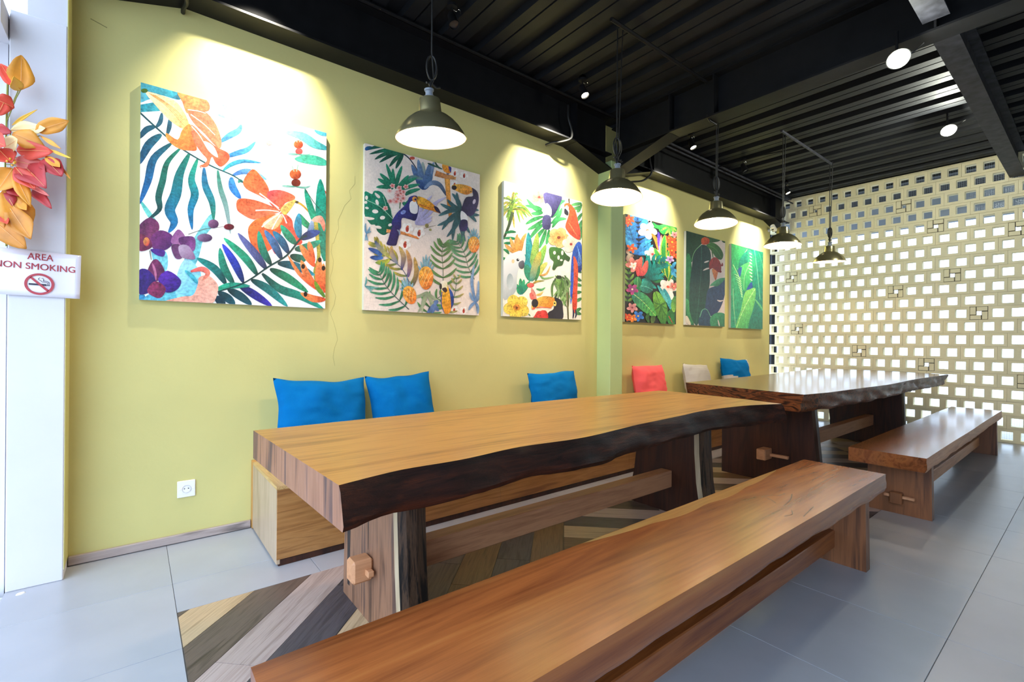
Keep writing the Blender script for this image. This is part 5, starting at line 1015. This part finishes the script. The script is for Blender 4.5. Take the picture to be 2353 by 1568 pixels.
for x_, y_, lit, lab in spots:
    pr_ = sl if lit else su; r_ = pr_ if nl[lit] == 0 else copy_tree(pr_); nl[lit] += 1
    r_.location = (x_, y_, DECKZ-.002 if not lit else 3.47); tag(r_, lab, 'spotlight', 'small ceiling spotlights')
    if lit:
        q = MB(); q.box((-.02, -.02, 0), (.02, .02, DECKZ-3.47)); q.build('mount', [BLACK], r_)
        ld = bpy.data.lights.new('spot_beam', 'SPOT'); ld.energy = SPOT_WATTS*{.60: 2.2, 3.04: .62, 4.77: .36, 7.25: .5}[x_]; ld.color = (1, .95, .8); ld.spot_size = R(84); ld.spot_blend = 1.0; ld.shadow_soft_size = .02
        lo = bpy.data.objects.new('spot_beam', ld); COL.objects.link(lo); lo.parent = r_
        lo.location = (0, .055, -.17); tgt = Vector((0, .5, -.78))
        lo.rotation_euler = tgt.normalized().to_track_quat('-Z', 'Y').to_euler()
# ------------------------------------------------------------------ flood lamps under the beams
for i, (x_, y_, z_, zt, lab) in enumerate(((3.80, .83, 3.0, 3.2, 'nearer bright round lamp fixed under the cross beam'), (6.289, .975, 3.30, DECKZ, 'farther bright round lamp hanging before the block wall'))):
    r_ = empty('flood_lamp', (x_, y_, z_), lab, 'lamp', 'bright round ceiling lamps')
    ax = Vector((-.55, -.25, -.8)).normalized(); M = ax.to_track_quat('-Z', 'Y').to_matrix().to_4x4()
    q = MB(); q.lathe([(0, .075), (.025, .075), (.03, .055), (.055, .02), (.064, 0), (.060, 0), (.056, .008)], n=32, M=M); q.build('housing', [BLACK], r_)
    q = MB(); q.lathe([(.06, .004), (.054, -.012), (.04, -.024), (.02, -.03), (0, -.032)], n=32, M=M); q.build('diffuser', [DLENS], r_)
    ld = bpy.data.lights.new('lamp_glow', 'POINT'); ld.energy = DOWN_WATTS*(.2, .8)[i]; ld.color = (.97, 1, .88); ld.shadow_soft_size = .03
    lo = bpy.data.objects.new('lamp_glow', ld); COL.objects.link(lo); lo.parent = r_; lo.location = ax*.075
    b0 = -ax*.07
    q = MB(); q.tube([b0, (b0.x, b0.y, b0.z+.02), (b0.x, b0.y, zt-z_)], .008); q.build('arm', [BLACK], r_)
    q = MB(); q.tube(catmull([b0, (b0.x+.06, b0.y-.03, b0.z-.02), (b0.x+.11, b0.y-.05, b0.z+.02), (b0.x+.09, b0.y-.12, b0.z+.05)], 5), .004, 6); q.build('feed_cable', [CABLE], r_)
# ------------------------------------------------------------------ wall socket
sk = empty('wall_socket', (.245, W, .258), 'white power socket low on the green wall', 'socket')
q = MB(); q.bbox((-.044, -.009, 0), (.044, 0, .096), .003); q.build('plate', [PLASTIC], sk)
q = MB(); M = Matrix.Translation((0, -.009, .048)) @ Matrix.Rotation(R(90), 4, 'X')
q.lathe([(.022, .001), (.0215, -.0), (.020, -.0005), (.0, -.0006)], n=28, M=M); q.lathe([(.0225, 0), (.0225, .0025), (.0208, .0025), (.0205, .0008)], n=28, M=M); q.build('outlet', [plain('socket_grey', '#c9c8cc', .4)], sk)
for x_ in (-.0095, .0095): q = MB(); q.lathe([(.003, .0018), (0, .0018)], c=(0, 0, 0), n=10, M=Matrix.Translation((x_, -.009, .050)) @ Matrix.Rotation(R(90), 4, 'X')); q.build('pin_hole', [CABLE], sk)
for x_ in (-.033, .033): q = MB(); q.lathe([(.0035, 0), (.003, .002), (0, .0025)], n=12, M=Matrix.Translation((x_, -.009, .048)) @ Matrix.Rotation(R(90), 4, 'X')); q.build('screw_cap', [PLASTIC], sk)
# ------------------------------------------------------------------ no smoking sign
SREDM = plain('sign_red', '#b23a44', .5); SBLK = plain('sign_black', '#262436', .5)
m, nt, b = newmat('laminated_paper'); b.inputs['Base Color'].default_value = (*lin('#e6e0ea'), 1); b.inputs['Roughness'].default_value = .15; b.inputs['Coat Weight'].default_value = .6; b.inputs['Coat Roughness'].default_value = .08
sg = MB(); nx, nzv = 14, 8; Ws, Hs = .297, .214
for i in range(nx+1):
    for j in range(nzv+1):
        u, v = i/nx, j/nzv; sg.v.append((u*Ws-Ws/2, -.004-.003*math.sin(u*5+v)*u, v*Hs))
for i in range(nx):
    for j in range(nzv): sg.f.append([i*(nzv+1)+j, (i+1)*(nzv+1)+j, (i+1)*(nzv+1)+j+1, i*(nzv+1)+j+1]); sg.m.append(0); sg.sm.append(True)
sign = sg.build('no_smoking_sign', [m], None, (-.358, 3.156, 1.376), fix=False); sign.rotation_euler = (0, R(1.2), 0)
tag(sign, 'laminated red and white no smoking notice on the white pier', 'sign')
md = sign.modifiers.new('th', 'SOLIDIFY'); md.thickness = .0008
def lettering(txt, size, cx, z, wide):
    cu = bpy.data.curves.new('lettering', 'FONT'); cu.body = txt; cu.size = size; cu.align_x = 'CENTER'; cu.extrude = .0002; cu.offset = 0
    ob = bpy.data.objects.new('tmp', cu); COL.objects.link(ob); bpy.context.view_layer.update()
    me = bpy.data.meshes.new_from_object(ob.evaluated_get(bpy.context.evaluated_depsgraph_get())); bpy.data.objects.remove(ob)
    bm = bmesh.new(); bm.from_mesh(me)          # heavier strokes: a second, slightly shifted print of the same letters
    dv = bmesh.ops.duplicate(bm, geom=bm.verts[:]+bm.edges[:]+bm.faces[:])['geom']; bmesh.ops.translate(bm, vec=(.0011, .0004, .00008), verts=[g_ for g_ in dv if isinstance(g_, bmesh.types.BMVert)])
    bm.to_mesh(me); bm.free()
    me.materials.clear(); me.materials.append(SREDM)
    xs_ = [v.co.x for v in me.vertices]; k = wide/(max(xs_)-min(xs_)); mid = (max(xs_)+min(xs_))/2
    for v in me.vertices:
        x_, y_ = (v.co.x-mid)*k+cx, v.co.y; u = (x_+Ws/2)/Ws; zz = y_+z
        v.co = (x_, -.0062-.003*math.sin(u*5+zz/Hs)*u+.0003*(v.co.z > 0)-.0006, zz)
    return link('lettering', me, sign)
lettering('AREA', .044, .006, .172, .088); lettering('NON SMOKING', .042, -.008, .126, .272)
def ring(q, cx, cz, r0, r1, y, n=40):
    for k in range(n):
        a, b_ = 2*pi*k/n, 2*pi*(k+1)/n
        q.add([(cx+r_*math.cos(t), y, cz+r_*math.sin(t)) for r_, t in ((r0, a), (r1, a), (r1, b_), (r0, b_))], [(0, 1, 2, 3)])
yy = -.0088; cx, cz = .006, .058
q = MB(); 
for a, b_ in ((-.036, .028), ): q.add([(cx+a, yy+.0006, cz-.006), (cx+b_-.004, yy+.0006, cz-.006), (cx+b_-.004, yy+.0006, cz+.002), (cx+a, yy+.0006, cz+.002)], [(0, 1, 2, 3)])
for a in (.0265, .0315): q.add([(cx+a, yy+.0006, cz-.006), (cx+a+.003, yy+.0006, cz-.006), (cx+a+.003, yy+.0006, cz+.002), (cx+a, yy+.0006, cz+.002)], [(0, 1, 2, 3)])
for pts in ([(.033, .004), (.031, .012), (.022, .016), (.012, .016)], [(.028, .004), (.026, .009), (.018, .011), (.008, .012), (.004, .018), (-.002, .02), (-.004, .026), (.002, .031)], [(.012, .016), (.014, .022), (.011, .028), (.006, .03)]):
    P = catmull([(a, 0, b_) for a, b_ in pts], 4)
    for u_, v_ in zip(P, P[1:]):
        t = (v_-u_).normalized(); nn = Vector((-t.z, 0, t.x))*.0011
        q.add([(cx+w_.x, yy+.0006, cz+w_.z) for w_ in (u_-nn, u_+nn, v_+nn, v_-nn)], [(0, 1, 2, 3)])
q.build('cigarette_symbol', [SBLK], sign, fix=False)
q = MB(); ring(q, cx, cz, .041, .051, yy); t = Vector((1, 0, -1)).normalized(); nn = Vector((1, 0, 1)).normalized()*.0048; a, b_ = Vector((cx, 0, cz))-t*.043, Vector((cx, 0, cz))+t*.043
q.add([(w_.x, yy, w_.z) for w_ in (a-nn, a+nn, b_+nn, b_-nn)], [(0, 1, 2, 3)]); q.build('prohibition_symbol', [SREDM], sign, fix=False)
# ------------------------------------------------------------------ artificial poinsettia garland
LC = {'o': plain('leaf_orange', '#e89a34', .5, var=.18, vs=14), 'r': plain('leaf_red', '#e2503c', .5, var=.18, vs=14), 'y': plain('leaf_yellow', '#f0b83c', .5, var=.1, vs=14), 'p': plain('leaf_pale', '#fbe0a0', .5, var=.1, vs=14), 'd': plain('leaf_dark_red', '#b83434', .5, var=.2, vs=14), 'k': plain('leaf_pink', '#e87a70', .5, var=.15, vs=14), 'b': plain('leaf_amber', '#cf8428', .5, var=.2, vs=14)}
for m_ in LC.values():
    b = m_.node_tree.nodes['Principled BSDF']; b.inputs['Transmission Weight'].default_value = 0; b.inputs['Subsurface Weight'].default_value = .0
VEIN = plain('leaf_vein', '#f2b878', .5)
pg = empty('poinsettia_garland', (-.43, 3.10, 1.98), 'artificial poinsettia with red and orange leaves on the white pier', 'plant')
LV = [(-0.406, 3.064, 2.304, -0.402, 3.04, 2.448, 0.054, 'o'), (-0.425, 3.072, 2.313, -0.467, 3.046, 2.389, 0.037, 'r'), (-0.418, 3.088, 2.303, -0.418, 2.987, 2.323, 0.03, 'y'), (-0.485, 3.051, 2.229, -0.427, 3.072, 2.216, 0.054, 'r'), (-0.458, 3.066, 2.231, -0.47, 3.006, 2.144, 0.035, 'r'), (-0.44, 3.11, 2.147, -0.349, 3.032, 2.218, 0.008, 'y'), (-0.441, 3.1, 2.121, -0.323, 3.032, 2.141, 0.042, 'p'), (-0.356, 3.06, 2.128, -0.242, 3.0, 2.187, 0.042, 'o'), (-0.486, 3.088, 2.113, -0.437, 3.075, 2.104, 0.03, 'd'), (-0.434, 3.081, 2.101, -0.326, 3.062, 2.063, 0.052, 'o'), (-0.461, 3.09, 2.034, -0.406, 2.987, 2.052, 0.042, 'p'), (-0.422, 3.095, 2.033, -0.299, 3.045, 2.043, 0.052, 'r'), (-0.342, 3.06, 2.11, -0.267, 3.0, 2.05, 0.012, 'o'), (-0.314, 3.06, 2.056, -0.234, 3.0, 2.016, 0.009, 'y'), (-0.43, 3.093, 1.986, -0.308, 3.077, 1.962, 0.049, 'k'), (-0.328, 3.06, 2.008, -0.264, 3.0, 1.924, 0.054, 'd'), (-0.323, 3.06, 2.019, -0.271, 3.0, 1.966, 0.025, 'o'), (-0.279, 3.06, 1.994, -0.234, 3.0, 1.918, 0.007, 'o'), (-0.401, 3.103, 1.971, -0.314, 2.991, 1.857, 0.069, 'd'), (-0.421, 3.058, 1.947, -0.352, 3.004, 1.848, 0.044, 'r'), (-0.369, 3.108, 1.87, -0.3, 3.028, 1.775, 0.03, 'd'), (-0.394, 3.088, 1.892, -0.306, 3.013, 1.828, 0.016, 'k'), (-0.428, 3.08, 1.926, -0.367, 3.022, 1.771, 0.032, 'o'), (-0.475, 3.071, 2.018, -0.43, 3.044, 1.959, 0.054, 'r'), (-0.433, 3.085, 1.945, -0.479, 3.079, 1.834, 0.064, 'o'), (-0.443, 3.091, 1.882, -0.393, 3.082, 1.821, 0.044, 'd'), (-0.461, 3.101, 1.843, -0.379, 3.089, 1.665, 0.074, 'o'), (-0.446, 3.09, 1.775, -0.363, 2.998, 1.621, 0.054, 'b'), (-0.483, 3.102, 1.82, -0.439, 3.086, 1.762, 0.064, 'd'), (-0.487, 3.104, 1.696, -0.382, 3.043, 1.582, 0.064, 'b'), (-0.472, 3.093, 1.727, -0.437, 3.003, 1.678, 0.022, 'r'), (-0.422, 3.1, 1.813, -0.383, 3.043, 1.757, 0.022, 'o'), (-0.495, 3.067, 2.048, -0.441, 2.987, 2.013, 0.059, 'r'), (-0.499, 3.101, 1.668, -0.458, 3.089, 1.641, 0.059, 'b')]
rl = random.Random(9)
for i, (x0, y0, z0, x1, y1, z1, wd, k) in enumerate(LV):
    o_ = Vector(pg.location); a = Vector((x0, y0, z0))-o_; b_ = Vector((x1, y1, z1))-o_; d = b_-a; ln = d.length
    vw = Vector((.1, -1, -.1)); sd = d.cross(vw).normalized(); nrm = sd.cross(d).normalized()
    if nrm.y > 0: nrm = -nrm
    q = MB(); n = 9; sag = rl.uniform(-.06, .14)*ln; fold = rl.uniform(.1, .3); tw = rl.uniform(-.5, .5); wig = rl.uniform(0, 6)
    for j in range(n+1):
        t = j/n; c = a+d*t+nrm*(sag*math.sin(pi*t)); wj = wd*.84*max(.0, math.sin(pi*min(1, t*.97+.02)))**.8*(1+.1*math.sin(t*9+wig))*(1.12-.35*t)
        s_ = (sd*math.cos(tw*t)+nrm*math.sin(tw*t))
        q.v += [tuple(c-s_*wj+nrm*wj*fold), tuple(c-s_*wj*.5+nrm*wj*fold*.2), tuple(c-nrm*wj*.12), tuple(c+s_*wj*.5+nrm*wj*fold*.2), tuple(c+s_*wj+nrm*wj*fold)]
    for j in range(n):
        for s_ in range(4): q.f.append([j*5+s_, j*5+s_+1, (j+1)*5+s_+1, (j+1)*5+s_]); q.m.append(0); q.sm.append(True)
    lf = q.build('leaf', [LC[k]], pg, fix=False); lf.modifiers.new('th', 'SOLIDIFY').thickness = .0012
    if wd > .03:
        vq = MB(); vq.tube([a+d*t+nrm*(sag*math.sin(pi*t)+.0012) for t in (0, .25, .5, .75, .95)], [.0012, .001, .0009, .0007, .0004], 5); vq.build('midrib', [VEIN], lf)
st_ = MB()
for i in range(0, len(LV), 2):
    x0, y0, z0 = LV[i][:3]; p_ = Vector((x0, y0, z0))-pg.location; st_.tube([(-.03, .045, p_.z*.6), (p_.x*.6-.01, p_.y*.6+.02, p_.z*.9), p_], .002, 5)
st_.tube([(-.03, .05, -.38), (-.035, .045, 0), (-.03, .05, .38)], .004, 6); st_.build('stem', [plain('stem_green', '#8a8a3a', .6)], pg)
bl = MB()
for k in range(7):
    c = Vector((-.002+.012*math.cos(k*2.4), -.05+.01*math.sin(k), -.015+.012*math.sin(k*2.4))); bl.lathe([(0, .006), (.004, .004), (.005, 0), (.003, -.004), (0, -.005)], c=c, n=8)
bl.build('flower_bud', [LC['y']], pg)
# ------------------------------------------------------------------ small camera on the wall, pebbles, lintel chip
cc = empty('security_camera', (7.84, W, 2.98), 'small white bullet camera at the far end of the green wall', 'camera')
M = Matrix.Translation((0, -.11, .0)) @ Matrix.Rotation(R(70), 4, 'X') @ Matrix.Rotation(R(-25), 4, 'Y')
q = MB(); q.lathe([(0, .05), (.03, .05), (.034, .04), (.034, -.06), (.03, -.064), (.026, -.06), (.024, -.04), (0, -.04)], n=24, M=Matrix.Translation((-.02, -.10, 0)) @ Matrix.Rotation(R(-62), 4, 'Y') @ Matrix.Rotation(R(180), 4, 'X') @ Matrix.Rotation(R(0), 4, 'Z')); q.build('body', [PLASTIC], cc)
q = MB(); q.lathe([(.018, 0), (0, .004)], n=16, M=Matrix.Translation((-.056, -.10, -.019)) @ Matrix.Rotation(R(-62), 4, 'Y')); q.build('lens', [DARKLENS], cc)
q = MB(); q.tube([(.02, -.1, .0), (.03, -.05, -.01), (.03, 0, -.01)], .009); q.tube([(.03, -.012, -.01), (.03, 0, -.01)], .026, 16); q.build('bracket', [PLASTIC], cc)
rp2 = random.Random(2)
spots_p = [(-.50, 3.15, .03), (-.476, 3.11, .022), (-.50, 3.07, .033), (-.478, 3.035, .02), (-.53, 3.12, .03), (-.49, 3.0, .028), (-.55, 3.05, .032), (-.52, 2.95, .03), (-.485, 2.92, .024), (-.57, 3.15, .028), (-.535, 3.0, .026), (-.58, 2.97, .03)]
for x_, y_, s_ in spots_p:
    q = MB(); bm = bmesh.new(); bmesh.ops.create_icosphere(bm, subdivisions=2, radius=1)
    a = rp2.uniform(0, 6); vs_ = [(v.co.x*s_*1.1*(1+.12*nz(*(v.co*1.3+Vector((x_*9, 0, 0))))), v.co.y*s_*.8, v.co.z*s_*.55) for v in bm.verts]
    bm.verts.index_update(); q.add(vs_, [[v.index for v in f.verts] for f in bm.faces], 0, True); bm.free()
    o = q.build('pebble', [PEBBLE], None, (x_, y_, -.06+s_*.5+.028), (0, 0, a)); tag(o, 'white pebble in the strip beside the white pier', 'pebble', 'white pebbles outside the pier')
q = MB(); q.box((-.75, -2.0, -.075), (-.468, 3.21, -.035)); tag(q.build('pebble_bed', [PEBBLE]), 'pale gravel strip along the shopfront', 'gravel', kind='stuff')
q = MB(); q.lathe([(0, .006), (.008, .005), (.0105, 0), (0, 0)], n=14, M=Matrix.Scale(1.6, 4, (1, .3, 0))); tag(q.build('stray_pebble', [PEBBLE], None, (-.40, 3.11, 0)), 'flat white pebble lying on the tiles by the white pier', 'pebble')
for o in bpy.data.objects:
    if o.type == 'MESH' and o.parent is None and 'label' not in o and 'kind' not in o: print('UNLABELLED', o.name)
